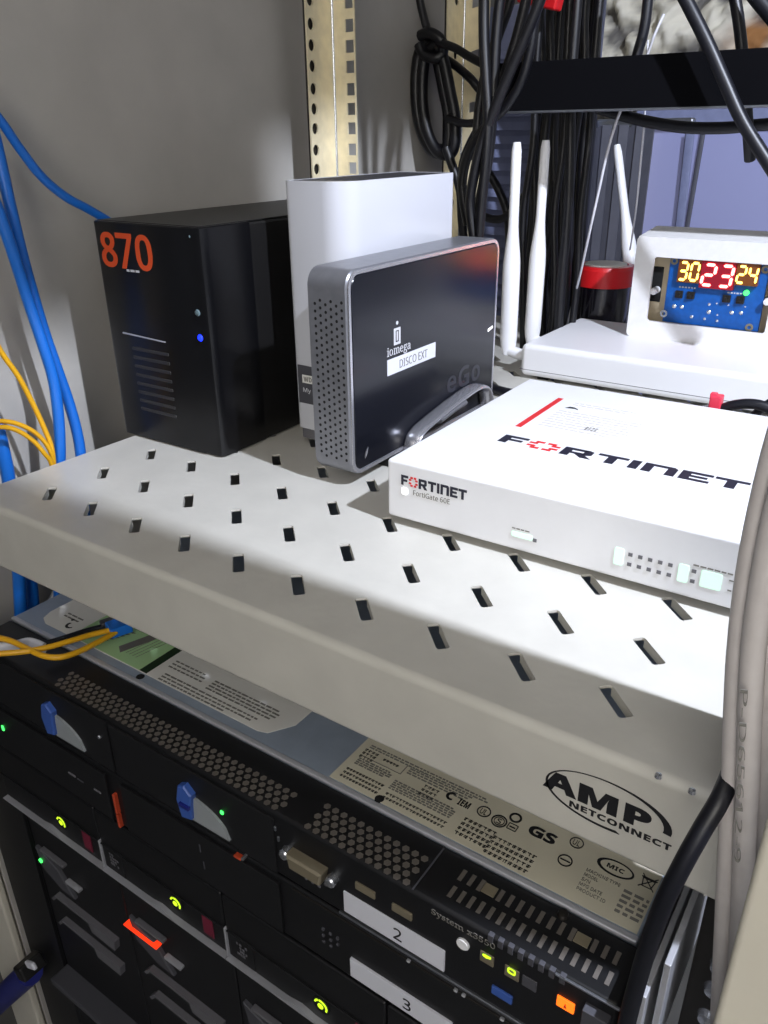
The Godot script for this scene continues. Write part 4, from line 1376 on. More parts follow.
func display_box() -> void:
	var X := 0.1971
	var Y := 0.0312
	var Z := -0.4666
	var o := thing("temperature_controller", "white box with a lit figure display on a blue board", "display", Vector3(0.262, Y, -0.49))
	var W := 0.1310
	var H := 0.0860
	# shell: front frame with a window, sides, top, back
	var outer := rrect(X, Y, X + W, Y + H, 0.004, 4)
	var inner := rrect(X + 0.0165, Y + 0.0150, X + 0.1148, Y + 0.0697, 0.003, 4)
	var sh := obj("shell", frame_plate(outer, inner, 0.0030), M.print_plastic, o, at(Vector3(0, 0, Z - 0.0030)))
	obj("shell_top", rbox(Vector3(W - 0.001, 0.0030, 0.0470), 0.0012, 2), M.print_plastic, sh, at(Vector3(X + W / 2, Y + H + 0.0006, Z - 0.0246), Basis(Vector3.RIGHT, deg_to_rad(5.5))))
	slab("shell_bottom", Vector3(X + 0.0005, Y, Z - 0.0480), Vector3(X + W - 0.0005, Y + 0.0030, Z - 0.0025), M.print_plastic, sh, 0.0008)
	slab("shell_side", Vector3(X, Y + 0.002, Z - 0.0480), Vector3(X + 0.0030, Y + H - 0.002, Z - 0.0025), M.print_plastic, sh, 0.0012, 2)
	slab("shell_side", Vector3(X + W - 0.0030, Y + 0.002, Z - 0.0480), Vector3(X + W, Y + H - 0.002, Z - 0.0025), M.print_plastic, sh, 0.0012, 2)
	slab("shell_back", Vector3(X + 0.003, Y + 0.003, Z - 0.0480), Vector3(X + W - 0.003, Y + H - 0.003, Z - 0.0450), M.print_plastic, sh, 0.0008)
	slab("inner_board", Vector3(X + 0.004, Y + 0.004, Z - 0.0150), Vector3(X + W - 0.004, Y + H - 0.004, Z - 0.0135), M.tan_board, o, 0.0003)
	slab("dark_gap", Vector3(X + 0.0135, Y + 0.030, Z - 0.0135), Vector3(X + 0.0225, Y + 0.060, Z - 0.0125), M.void, o, 0.0003)
	var zb := Z - 0.0075
	var bd := slab("circuit_board", Vector3(X + 0.0285, Y + 0.0145, zb - 0.0016), Vector3(X + 0.1085, Y + 0.0715, zb), M.blue_board, o, 0.0003)
	# the three figure blocks
	for f in [["30", 0.0372, 0.0558, 0.0690, 0.0500, M.seg_amber_base, M.seg_amber], ["23", 0.0560, 0.0838, 0.0690, 0.0468, M.seg_red_base, M.seg_red], ["24", 0.0842, 0.1020, 0.0690, 0.0515, M.seg_amber_base, M.seg_amber]]:
		var words: String = f[0]
		var blk := slab("figure_block", Vector3(X + f[1], Y + f[4], zb), Vector3(X + f[2], Y + f[3], zb + 0.0050), f[5], bd, 0.0005)
		var hh: float = (f[3] - f[4]) * 0.74
		var cw: float = (f[2] - f[1]) / 2
		for i in 2:
			var kk := Basis.from_scale(Vector3(cw * 0.66 / 0.56, hh, 1))
			obj("lit_figure", prism(figure(words.unicode_at(i) - 48), 0.0003), f[6], blk, at(Vector3(X + f[1] + cw * (i + 0.13), Y + f[4] + (f[3] - f[4]) * 0.13, zb + 0.0050)) * Transform3D(kk, Vector3.ZERO))
	obj("lit_lamp", prism([disc(Vector2(X + 0.0942, Y + 0.0455), 0.0022, 14)], 0.003, 0.0004), M.led_green, bd, at(Vector3(0, 0, zb)))
	for x in [0.0400, 0.0500, 0.0795, 0.0905]:
		var bt := slab("push_button", Vector3(X + x - 0.0032, Y + 0.0362, zb), Vector3(X + x + 0.0032, Y + 0.0424, zb + 0.0022), M.dark_steel, bd, 0.0004)
		obj("button_cap", lathe([Vector2(0, 0.0022), Vector2(0.0016, 0.0020), Vector2(0.0017, 0)], 12), M.black_satin, bt, at(Vector3(X + x, Y + 0.0393, zb + 0.0022), Basis(Vector3.RIGHT, PI / 2)))
	for p in [[0.037, 0.0285, 1.9], [0.0435, 0.0285, 1.7], [0.0530, 0.0210, 1.6], [0.0665, 0.0265, 1.8], [0.0660, 0.0330, 1.4], [0.0640, 0.0205, 1.3], [0.0745, 0.0200, 1.3], [0.0850, 0.0280, 1.8], [0.0925, 0.0285, 1.7], [0.0740, 0.0250, 1.0], [0.0720, 0.0345, 1.0], [0.0815, 0.0340, 0.9], [0.0950, 0.0340, 0.9]]:
		obj("solder_dot", lathe([Vector2(0, 0.0009), Vector2(0.0006 * p[2], 0.0006), Vector2(0.001 * p[2], 0)], 10), M.solder, bd, at(Vector3(X + p[0], Y + p[1], zb), Basis(Vector3.RIGHT, PI / 2)))
	for p in [[0.0320, 0.0665, M.gold_port], [0.1055, 0.0650, M.gold_port], [0.0290, 0.0215, M.solder], [0.1010, 0.0175, M.gold_port]]:
		obj("mounting_hole", prism(ring(disc(Vector2(X + p[0], Y + p[1]), 0.0032, 16), disc(Vector2(X + p[0], Y + p[1]), 0.0015, 16)), 0.0006), p[2], bd, at(Vector3(0, 0, zb)))
	var bp := obj("board_print", prism(word_rows(X + 0.0390, Y + 0.0460, X + 0.0540, 1, 0.003, 0.0012, 0.001, 0.002) + word_rows(X + 0.0790, Y + 0.0448, X + 0.0930, 1, 0.003, 0.0012, 0.001, 0.002)), M.ink_white, bd, at(Vector3(0, 0, zb)))
	bp.set_meta("kind", "stuff")
	for p in [[0.0190, 0.0405], [0.1120, 0.0405]]:
		obj("nylon_post", lathe([Vector2(0, 0.0135), Vector2(0.0026, 0.0130), Vector2(0.0030, 0.0115), Vector2(0.0030, 0.0), Vector2(0, 0)], 16), M.white_plastic, o, at(Vector3(X + p[0], Y + p[1], Z - 0.0135), Basis(Vector3.RIGHT, PI / 2)))


func jar() -> void:
	var c := Vector3(0.1415, 0.0, -0.5510)
	var o := thing("plastic_jar", "dark round jar with a bright red lid behind the router", "jar", c)
	loc("pot", lathe([Vector2(0, 0.0), Vector2(0.0245, 0.0), Vector2(0.0255, 0.003), Vector2(0.0262, 0.058), Vector2(0.0262, 0.0610)], 36), M.jar_body, o)
	loc("lid", lathe([Vector2(0.0262, 0.0590), Vector2(0.0285, 0.0595), Vector2(0.0287, 0.0755), Vector2(0.0272, 0.0788), Vector2(0.0225, 0.0790), Vector2(0.0215, 0.0778), Vector2(0, 0.0778)], 36), M.red_plastic, o)
	loc("paper_on_lid", lathe([Vector2(0.021, 0.0778), Vector2(0.0205, 0.0800), Vector2(0.012, 0.0806), Vector2(0, 0.0802)], 24), M.paper, o)


# ---------------------------------------------------------------- what stands behind
func back_things() -> void:
	var bar := thing("rack_bar", "wide black horizontal rack bar across the rear of the shelf", "bar", Vector3(0.3, 0.2145, -0.41))
	slab("face", Vector3(0.085, 0.2140, -0.4140), Vector3(0.4800, 0.2490, -0.4020), M.bar_black, bar, 0.0008)
	slab("lower_edge", Vector3(0.085, 0.2130, -0.4300), Vector3(0.4800, 0.2145, -0.4020), M.steel, bar, 0.0004)
	var lp := thing("louver_panel", "blue grey louvered rear panel behind the black cables", "panel", Vector3(0.0, -0.1, -0.71))
	slab("back_sheet", Vector3(-0.100, -0.40, -0.7200), Vector3(0.052, 0.33, -0.7140), M.louver, lp, 0.0005)
	for i in 21:
		var y := -0.02 + i * 0.0150
		obj("slat", rbox(Vector3(0.118, 0.0105, 0.0014), 0.0004), M.louver, lp, at(Vector3(-0.022, y, -0.7085), Basis(Vector3.RIGHT, deg_to_rad(-32))))
	var sp := thing("folded_screen", "grey blue folded sheet hanging behind the third antenna", "screen", Vector3(0.09, -0.1, -0.72))
	for i in 7:
		var x := 0.055 + i * 0.0098
		obj("fold", rbox(Vector3(0.0106, 0.62, 0.002), 0.0005), M.shutter, sp, at(Vector3(x, -0.105, -0.7250 + (0.002 if i % 2 else 0.0)), Basis(Vector3.UP, deg_to_rad(11 if i % 2 else -11))))
	slab("hanging_rod", Vector3(0.050, 0.2010, -0.7360), Vector3(0.1600, 0.2110, -0.7240), M.steel, sp, 0.003, 2)
	# the pale window at the back right
	var win := struct("window_1", rbox(Vector3(0.37, 0.72, 0.004), 0.0005), M.frost, at(Vector3(0.245, -0.155, -0.912)))
	slab("frame_post", Vector3(0.050, -0.52, -0.915), Vector3(0.0600, 0.21, -0.890), M.tan_board, win, 0.001)
	slab("frame_post", Vector3(0.0400, -0.52, -0.915), Vector3(0.0500, 0.21, -0.885), M.dark_panel, win, 0.001)
	slab("frame_head", Vector3(0.040, 0.2050, -0.920), Vector3(0.4400, 0.2290, -0.890), M.louver, win, 0.001)
	slab("sill", Vector3(0.040, -0.53, -0.92), Vector3(0.44, -0.515, -0.88), M.louver, win, 0.001)
	obj("glazing_bar", tube([Vector3(0.1241, 0.1951, -0.9050), Vector3(0.1204, 0.0586, -0.9050), Vector3(0.1136, -0.2379, -0.9050)], 0.0032, 8, [], 0.4, Vector3.RIGHT), M.shutter, win)
	obj("hanging_strip", tube([Vector3(0.1092, 0.1952, -0.9000), Vector3(0.1129, 0.0651, -0.9000), Vector3(0.1161, -0.1885, -0.9000)], 0.0060, 8, [], 0.15, Vector3.RIGHT), M.louver, win)
	var led := thing("wall_ledge", "pale grey ledge under the broken plaster above the black bar", "ledge", Vector3(0.2, 0.28, -0.95))
	slab("ledge_board", Vector3(0.0300, 0.2700, -1.02), Vector3(0.4400, 0.2800, -0.8800), M.louver, led, 0.001)
	slab("ledge_lip", Vector3(0.0300, 0.2640, -0.8860), Vector3(0.4400, 0.2830, -0.8780), M.louver, led, 0.001)
	# small red plug at the top edge
	var rp := thing("red_plug", "red plastic plug among black cables at the top edge", "plug", Vector3(0.1003, 0.2959, -0.4500))
	obj("body", rbox(Vector3(0.036, 0.016, 0.014), 0.002, 2), M.red_plastic, rp, at(Vector3(0.1003, 0.2959, -0.4500) + Vector3(0, 0.003, 0), Basis(Vector3.BACK, deg_to_rad(-14))))
	obj("lead", tube(smooth([Vector3(0.1001, 0.2987, -0.4500), Vector3(0.1016, 0.3229, -0.4500), Vector3(0.0937, 0.3692, -0.4500)]), 0.003, 8), M.black_cable, rp)


func cable(called: String, label: String, category: String, pts: Array, r: float, m: Material, group := "", sides := 10) -> MeshInstance3D:
	var o := obj(called, tube(smooth(pts, 7), r, sides), m)
	tag(o, label, category, group)
	return o


func back_cables() -> void:
	# a coil of thick cable hanging over the corner rail
	var co := thing("cable_coil", "thick coiled black cable loop hanging in front of the corner rail", "cable", Vector3(-0.0660, 0.1822, -0.5600))
	for loop in [
		[Vector3(-0.0771, 0.2869, -0.5750), Vector3(-0.0906, 0.2804, -0.5750), Vector3(-0.0955, 0.2602, -0.5750), Vector3(-0.0952, 0.2315, -0.5750), Vector3(-0.0884, 0.2039, -0.5750), Vector3(-0.0752, 0.1849, -0.5750), Vector3(-0.0598, 0.1829, -0.5750), Vector3(-0.0539, 0.1938, -0.5750), Vector3(-0.0546, 0.2190, -0.5750), Vector3(-0.0615, 0.2447, -0.5750), Vector3(-0.0682, 0.2682, -0.5750), Vector3(-0.0746, 0.2832, -0.5750), Vector3(-0.0821, 0.2872, -0.5750)],
		[Vector3(-0.0719, 0.2848, -0.5690), Vector3(-0.0853, 0.2783, -0.5690), Vector3(-0.0900, 0.2582, -0.5690), Vector3(-0.0897, 0.2297, -0.5690), Vector3(-0.0830, 0.2023, -0.5690), Vector3(-0.0699, 0.1834, -0.5690), Vector3(-0.0547, 0.1814, -0.5690), Vector3(-0.0487, 0.1922, -0.5690), Vector3(-0.0495, 0.2173, -0.5690), Vector3(-0.0563, 0.2429, -0.5690), Vector3(-0.0630, 0.2662, -0.5690), Vector3(-0.0694, 0.2810, -0.5690), Vector3(-0.0768, 0.2851, -0.5690)],
		[Vector3(-0.0729, 0.2830, -0.5630), Vector3(-0.0863, 0.2765, -0.5630), Vector3(-0.0911, 0.2565, -0.5630), Vector3(-0.0908, 0.2280, -0.5630), Vector3(-0.0842, 0.2007, -0.5630), Vector3(-0.0711, 0.1819, -0.5630), Vector3(-0.0559, 0.1800, -0.5630), Vector3(-0.0500, 0.1908, -0.5630), Vector3(-0.0506, 0.2157, -0.5630), Vector3(-0.0574, 0.2412, -0.5630), Vector3(-0.0640, 0.2645, -0.5630), Vector3(-0.0704, 0.2793, -0.5630), Vector3(-0.0777, 0.2833, -0.5630)],
		[Vector3(-0.0615, 0.2805, -0.5570), Vector3(-0.0746, 0.2741, -0.5570), Vector3(-0.0793, 0.2542, -0.5570), Vector3(-0.0789, 0.2261, -0.5570), Vector3(-0.0723, 0.1991, -0.5570), Vector3(-0.0593, 0.1805, -0.5570), Vector3(-0.0444, 0.1786, -0.5570), Vector3(-0.0386, 0.1893, -0.5570), Vector3(-0.0393, 0.2140, -0.5570), Vector3(-0.0461, 0.2392, -0.5570), Vector3(-0.0527, 0.2622, -0.5570), Vector3(-0.0590, 0.2768, -0.5570), Vector3(-0.0663, 0.2808, -0.5570)]]:
		obj("turn", tube(smooth(loop, 6), 0.0062, 9), M.black_cable, co)
	obj("wrap", tube(smooth([Vector3(-0.0787, 0.2889, -0.5500), Vector3(-0.0655, 0.2905, -0.5480), Vector3(-0.0536, 0.2838, -0.5500), Vector3(-0.0540, 0.2736, -0.5550), Vector3(-0.0604, 0.2684, -0.5520), Vector3(-0.0737, 0.2726, -0.5500), Vector3(-0.0799, 0.2818, -0.5500)], 6), 0.0055, 9), M.black_cable, co)
	obj("lead", tube(smooth([Vector3(-0.0729, 0.2875, -0.5600), Vector3(-0.0804, 0.3056, -0.5600), Vector3(-0.0867, 0.3288, -0.5600), Vector3(-0.0894, 0.3728, -0.5600)]), 0.0042, 9), M.black_cable, co)
	# distinct loops
	cable("power_cable", "black cable running right from the coil, upper of two", "cable", [Vector3(-0.0571, 0.2823, -0.5500), Vector3(-0.0342, 0.2754, -0.5450), Vector3(-0.0140, 0.2663, -0.5400), Vector3(0.0090, 0.2572, -0.5350), Vector3(0.0410, 0.2480, -0.5300)], 0.0040, M.black_cable)
	cable("power_cable", "black cable running right from the coil, lower of two", "cable", [Vector3(-0.0653, 0.2714, -0.5700), Vector3(-0.0470, 0.2615, -0.5700), Vector3(-0.0244, 0.2492, -0.5600), Vector3(-0.0124, 0.2380, -0.5600), Vector3(0.0090, 0.2211, -0.5600)], 0.0042, M.black_cable)
	cable("power_cable", "black cable crossing low in front of the corner rail", "cable", [Vector3(-0.0435, 0.2129, -0.5500), Vector3(-0.0238, 0.2079, -0.5450), Vector3(-0.0025, 0.2085, -0.5400), Vector3(0.0203, 0.2169, -0.5300), Vector3(0.0411, 0.2352, -0.5250), Vector3(0.0539, 0.2596, -0.5250), Vector3(0.0616, 0.2910, -0.5250), Vector3(0.0608, 0.3513, -0.5250)], 0.0040, M.black_cable)
	cable("power_cable", "black cable looping down beside the white drive's rear corner", "cable", [Vector3(0.0181, 0.2170, -0.5300), Vector3(0.0038, 0.1994, -0.5250), Vector3(-0.0062, 0.1758, -0.5200), Vector3(-0.0088, 0.1532, -0.5200), Vector3(0.0001, 0.1334, -0.5200), Vector3(0.0181, 0.1216, -0.5200), Vector3(0.0376, 0.1195, -0.5200), Vector3(0.0526, 0.1286, -0.5200), Vector3(0.0626, 0.1420, -0.5200)], 0.0040, M.black_cable)
	cable("power_cable", "black cable bending at the left edge of the loops behind the drive", "cable", [Vector3(-0.0451, 0.1844, -0.5500), Vector3(-0.0373, 0.1679, -0.5500), Vector3(-0.0267, 0.1435, -0.5500), Vector3(-0.0232, 0.1134, -0.5500), Vector3(-0.0167, 0.0721, -0.5500)], 0.0048, M.black_cable)
	cable("power_cable", "black cable from the loops down to the louvers", "cable", [Vector3(-0.0009, 0.1734, -0.5400), Vector3(0.0161, 0.1566, -0.5400), Vector3(0.0298, 0.1359, -0.5400), Vector3(0.0367, 0.1169, -0.5400), Vector3(0.0415, 0.0774, -0.5400)], 0.0042, M.black_cable)
	for pts in [
		[Vector3(0.1458, 0.3144, -0.3720), Vector3(0.1359, 0.2854, -0.3720), Vector3(0.1250, 0.2610, -0.3720), Vector3(0.1132, 0.2379, -0.3720), Vector3(0.1025, 0.2149, -0.3720), Vector3(0.0930, 0.1922, -0.3720), Vector3(0.0868, 0.1677, -0.3720), Vector3(0.0840, 0.1446, -0.3720), Vector3(0.0889, 0.1171, -0.3720)],
		[Vector3(0.1214, 0.3195, -0.3910), Vector3(0.1156, 0.2889, -0.3910), Vector3(0.1090, 0.2632, -0.3910), Vector3(0.1017, 0.2419, -0.3910), Vector3(0.0958, 0.2225, -0.3910), Vector3(0.0898, 0.2008, -0.3910), Vector3(0.0874, 0.1746, -0.3910), Vector3(0.0849, 0.1473, -0.3910), Vector3(0.0827, 0.1107, -0.3910)],
		[Vector3(0.0990, 0.3244, -0.4100), Vector3(0.0926, 0.2926, -0.4100), Vector3(0.0850, 0.2729, -0.4100), Vector3(0.0770, 0.2538, -0.4100), Vector3(0.0708, 0.2309, -0.4100), Vector3(0.0680, 0.2086, -0.4100), Vector3(0.0675, 0.1777, -0.4100)],
		[Vector3(0.1034, 0.3201, -0.3815), Vector3(0.0986, 0.2893, -0.3815), Vector3(0.0967, 0.2633, -0.3815), Vector3(0.0964, 0.2362, -0.3815), Vector3(0.0962, 0.2080, -0.3815), Vector3(0.0941, 0.1787, -0.3815), Vector3(0.0881, 0.1480, -0.3815), Vector3(0.0820, 0.1117, -0.3815)],
		[Vector3(0.1265, 0.3203, -0.4005), Vector3(0.1198, 0.2830, -0.4005), Vector3(0.1167, 0.2567, -0.4005), Vector3(0.1113, 0.2363, -0.4005), Vector3(0.1001, 0.2197, -0.4005), Vector3(0.0845, 0.2068, -0.4005), Vector3(0.0665, 0.1857, -0.4005), Vector3(0.0598, 0.1581, -0.4005), Vector3(0.0670, 0.1256, -0.4005)],
		[Vector3(0.0902, 0.3202, -0.3720), Vector3(0.0901, 0.2891, -0.3720), Vector3(0.0914, 0.2630, -0.3720), Vector3(0.0944, 0.2359, -0.3720), Vector3(0.0976, 0.2080, -0.3720), Vector3(0.0972, 0.1790, -0.3720), Vector3(0.0950, 0.1489, -0.3720), Vector3(0.0931, 0.1093, -0.3720)]]:
		cable("looped_cable", "black cable looping past the left end of the black bar", "cable", pts, 0.0042, M.black_cable, "cables looping at the bar's left end", 9)
	# the dense curtain of hanging cables
	var all := [
		[Vector3(0.0893, 0.3403, -0.4700), Vector3(0.0909, 0.2927, -0.4700), Vector3(0.0903, 0.2423, -0.4700), Vector3(0.0923, 0.1884, -0.4700), Vector3(0.0868, 0.1307, -0.4700), Vector3(0.0907, 0.0692, -0.4700), Vector3(0.0952, 0.0036, -0.4700)],
		[Vector3(0.0483, 0.3568, -0.5540), Vector3(0.0519, 0.3035, -0.5540), Vector3(0.0515, 0.2472, -0.5540), Vector3(0.0550, 0.1871, -0.5540), Vector3(0.0566, 0.1231, -0.5540), Vector3(0.0536, 0.0543, -0.5540), Vector3(0.0567, -0.0191, -0.5540)],
		[Vector3(0.0768, 0.3468, -0.5060), Vector3(0.0740, 0.2973, -0.5060), Vector3(0.0796, 0.2441, -0.5060), Vector3(0.0763, 0.1878, -0.5060), Vector3(0.0811, 0.1277, -0.5060), Vector3(0.0790, 0.0632, -0.5060), Vector3(0.0795, -0.0060, -0.5060)],
		[Vector3(0.0427, 0.3625, -0.5900), Vector3(0.0481, 0.3071, -0.5900), Vector3(0.0471, 0.2488, -0.5900), Vector3(0.0424, 0.1865, -0.5900), Vector3(0.0476, 0.1199, -0.5900), Vector3(0.0439, 0.0484, -0.5900), Vector3(0.0448, -0.0282, -0.5900)],
		[Vector3(0.0679, 0.3529, -0.5420), Vector3(0.0711, 0.3009, -0.5420), Vector3(0.0720, 0.2459, -0.5420), Vector3(0.0691, 0.1872, -0.5420), Vector3(0.0711, 0.1246, -0.5420), Vector3(0.0711, 0.0574, -0.5420), Vector3(0.0726, -0.0145, -0.5420)],
		[Vector3(0.0919, 0.3435, -0.4940), Vector3(0.0887, 0.2951, -0.4940), Vector3(0.0937, 0.2431, -0.4940), Vector3(0.0921, 0.1880, -0.4940), Vector3(0.0926, 0.1291, -0.4940), Vector3(0.0971, 0.0664, -0.4940), Vector3(0.0954, -0.0014, -0.4940)],
		[Vector3(0.0603, 0.3589, -0.5780), Vector3(0.0565, 0.3053, -0.5780), Vector3(0.0641, 0.2476, -0.5780), Vector3(0.0579, 0.1867, -0.5780), Vector3(0.0645, 0.1215, -0.5780), Vector3(0.0664, 0.0520, -0.5780), Vector3(0.0607, -0.0236, -0.5780)],
		[Vector3(0.0871, 0.3491, -0.5300), Vector3(0.0835, 0.2988, -0.5300), Vector3(0.0839, 0.2449, -0.5300), Vector3(0.0850, 0.1874, -0.5300), Vector3(0.0909, 0.1263, -0.5300), Vector3(0.0855, 0.0603, -0.5300), Vector3(0.0901, -0.0096, -0.5300)],
		[Vector3(0.1108, 0.3397, -0.4820), Vector3(0.1116, 0.2923, -0.4820), Vector3(0.1134, 0.2418, -0.4820), Vector3(0.1160, 0.1882, -0.4820), Vector3(0.1123, 0.1308, -0.4820), Vector3(0.1177, 0.0698, -0.4820), Vector3(0.1192, 0.0043, -0.4820)],
		[Vector3(0.0820, 0.3548, -0.5660), Vector3(0.0758, 0.3028, -0.5660), Vector3(0.0771, 0.2466, -0.5660), Vector3(0.0787, 0.1868, -0.5660), Vector3(0.0806, 0.1231, -0.5660), Vector3(0.0757, 0.0544, -0.5660), Vector3(0.0799, -0.0185, -0.5660)],
		[Vector3(0.1003, 0.3459, -0.5180), Vector3(0.0995, 0.2965, -0.5180), Vector3(0.0990, 0.2438, -0.5180), Vector3(0.0996, 0.1876, -0.5180), Vector3(0.1036, 0.1277, -0.5180), Vector3(0.1062, 0.0638, -0.5180), Vector3(0.1002, -0.0058, -0.5180)],
		[Vector3(0.1228, 0.3366, -0.4700), Vector3(0.1233, 0.2903, -0.4700), Vector3(0.1236, 0.2409, -0.4700), Vector3(0.1273, 0.1884, -0.4700), Vector3(0.1304, 0.1325, -0.4700), Vector3(0.1296, 0.0725, -0.4700), Vector3(0.1311, 0.0084, -0.4700)],
		[Vector3(0.0879, 0.3524, -0.5540), Vector3(0.0922, 0.3004, -0.5540), Vector3(0.0959, 0.2454, -0.5540), Vector3(0.0924, 0.1870, -0.5540), Vector3(0.0983, 0.1247, -0.5540), Vector3(0.1017, 0.0583, -0.5540), Vector3(0.1010, -0.0132, -0.5540)],
		[Vector3(0.1180, 0.3423, -0.5060), Vector3(0.1158, 0.2942, -0.5060), Vector3(0.1199, 0.2425, -0.5060), Vector3(0.1158, 0.1878, -0.5060), Vector3(0.1165, 0.1291, -0.5060), Vector3(0.1199, 0.0666, -0.5060), Vector3(0.1184, -0.0009, -0.5060)],
		[Vector3(0.0890, 0.3574, -0.5900), Vector3(0.0905, 0.3039, -0.5900), Vector3(0.0886, 0.2471, -0.5900), Vector3(0.0870, 0.1864, -0.5900), Vector3(0.0877, 0.1216, -0.5900), Vector3(0.0854, 0.0519, -0.5900), Vector3(0.0871, -0.0226, -0.5900)],
		[Vector3(0.1129, 0.3480, -0.5420), Vector3(0.1125, 0.2977, -0.5420), Vector3(0.1119, 0.2443, -0.5420), Vector3(0.1106, 0.1872, -0.5420), Vector3(0.1124, 0.1262, -0.5420), Vector3(0.1167, 0.0613, -0.5420), Vector3(0.1181, -0.0085, -0.5420)],
		[Vector3(0.1330, 0.3389, -0.4940), Vector3(0.1330, 0.2917, -0.4940), Vector3(0.1334, 0.2415, -0.4940), Vector3(0.1346, 0.1880, -0.4940), Vector3(0.1326, 0.1307, -0.4940), Vector3(0.1355, 0.0696, -0.4940), Vector3(0.1332, 0.0036, -0.4940)]]
	for i in all.size():
		cable("hanging_cable", "black cable hanging in the dense bundle behind the white antennas", "cable", all[i], 0.0034 + 0.0011 * ((i * 5) % 4) / 3.0, M.black_cable, "cables hanging behind the antennas", 9)
	for pts in [
		[Vector3(0.0400, 0.3590, -0.6200), Vector3(0.0451, 0.2286, -0.6200), Vector3(0.0436, 0.1106, -0.6200), Vector3(0.0453, -0.0344, -0.6200)],
		[Vector3(0.0494, 0.3580, -0.6200), Vector3(0.0551, 0.2284, -0.6200), Vector3(0.0542, 0.1110, -0.6200), Vector3(0.0566, -0.0330, -0.6200)],
		[Vector3(0.0587, 0.3570, -0.6200), Vector3(0.0650, 0.2281, -0.6200), Vector3(0.0647, 0.1115, -0.6200), Vector3(0.0678, -0.0315, -0.6200)],
		[Vector3(0.0679, 0.3561, -0.6200), Vector3(0.0748, 0.2278, -0.6200), Vector3(0.0751, 0.1119, -0.6200), Vector3(0.0789, -0.0300, -0.6200)],
		[Vector3(0.0770, 0.3551, -0.6200), Vector3(0.0844, 0.2276, -0.6200), Vector3(0.0853, 0.1124, -0.6200), Vector3(0.0897, -0.0286, -0.6200)]]:
		cable("hanging_strap", "broad black strap hanging behind the second antenna", "strap", pts, 0.0062, M.black_cable, "broad straps behind the antennas", 8)
	# cables at the upper right
	cable("power_cable", "thick black cable slanting across the black bar at the right", "cable", [Vector3(0.2154, 0.3088, -0.3850), Vector3(0.2353, 0.2809, -0.3850), Vector3(0.2539, 0.2542, -0.3850), Vector3(0.2696, 0.2297, -0.3850), Vector3(0.2863, 0.2038, -0.3850), Vector3(0.3085, 0.1765, -0.3850), Vector3(0.3412, 0.1367, -0.3850)], 0.0046, M.black_cord)
	cable("power_cable", "black cable standing above the right end of the black bar", "cable", [Vector3(0.2449, 0.3073, -0.4400), Vector3(0.2563, 0.2800, -0.4400), Vector3(0.2653, 0.2510, -0.4400), Vector3(0.2736, 0.2187, -0.4400), Vector3(0.2792, 0.1778, -0.4600)], 0.0042, M.black_cord)
	cable("power_cable", "black cable crossing the upper right corner of the frame", "cable", [Vector3(0.2529, 0.3039, -0.4200), Vector3(0.2721, 0.2826, -0.4200), Vector3(0.2860, 0.2688, -0.4200), Vector3(0.3076, 0.2475, -0.4200)], 0.0055, M.black_cord)
	cable("power_cable", "black cable running level just under the black bar", "cable", [Vector3(0.1552, 0.2163, -0.4550), Vector3(0.1915, 0.2069, -0.4550), Vector3(0.2241, 0.2014, -0.4550), Vector3(0.2546, 0.2003, -0.4550), Vector3(0.2831, 0.2021, -0.4550), Vector3(0.3103, 0.2037, -0.4550)], 0.0046, M.black_cord)
	cable("power_cable", "black cable left of the plaster above the black bar", "cable", [Vector3(0.1885, 0.3142, -0.4500), Vector3(0.1888, 0.2888, -0.4500), Vector3(0.1883, 0.2692, -0.4500), Vector3(0.1845, 0.2492, -0.4500), Vector3(0.1808, 0.2142, -0.4500)], 0.0040, M.black_cord)
	cable("thin_wire", "thin white wire curving from the plaster down to the router", "wire", [Vector3(0.2087, 0.2765, -0.4300), Vector3(0.2032, 0.2629, -0.4300), Vector3(0.1974, 0.2491, -0.4350), Vector3(0.1900, 0.2278, -0.4350), Vector3(0.1814, 0.2126, -0.4350), Vector3(0.1747, 0.1852, -0.4350), Vector3(0.1685, 0.1546, -0.4400), Vector3(0.1602, 0.1216, -0.4500), Vector3(0.1432, 0.0783, -0.4800), Vector3(0.1147, 0.0195, -0.5300)], 0.0011, M.white_wire, "", 6)
	cable("thin_wire", "thin grey wire hanging beside the third antenna", "wire", [Vector3(0.1889, 0.2632, -0.4600), Vector3(0.1931, 0.2127, -0.4600), Vector3(0.1911, 0.1769, -0.4700), Vector3(0.1853, 0.1359, -0.4900), Vector3(0.1742, 0.0981, -0.5200)], 0.0008, M.white_wire, "", 6)
	# red plug and its cords behind the lettered box
	var rp := thing("red_connector", "small red two pin plug at the back of the lettered box", "plug", Vector3(0.3217, 0.0333, -0.2820))
	obj("shell", rbox(Vector3(0.0075, 0.0110, 0.008), 0.001, 2), M.pink_plastic, rp, at(Vector3(0.3210, 0.0379, -0.2820)))
	obj("clip", rbox(Vector3(0.004, 0.003, 0.005), 0.0006), M.pink_plastic, rp, at(Vector3(0.3189, 0.0430, -0.2820)))
	obj("pin", tube([Vector3(0.3186, 0.0377, -0.2790), Vector3(0.3127, 0.0346, -0.2790)], 0.0006, 6), M.bright_steel, rp)
	cable("power_cable", "black cord leaving the small red plug to the right", "cable", [Vector3(0.3253, 0.0346, -0.2820), Vector3(0.3327, 0.0386, -0.2820), Vector3(0.3426, 0.0410, -0.2820), Vector3(0.3523, 0.0400, -0.2820), Vector3(0.3722, 0.0331, -0.2820)], 0.0034, M.black_cord)
	cable("power_cable", "black cord dipping behind the lettered box near the right edge", "cable", [Vector3(0.3410, 0.0263, -0.2900), Vector3(0.3458, 0.0340, -0.2900), Vector3(0.3528, 0.0419, -0.2900), Vector3(0.3674, 0.0509, -0.2900)], 0.0030, M.black_cord)
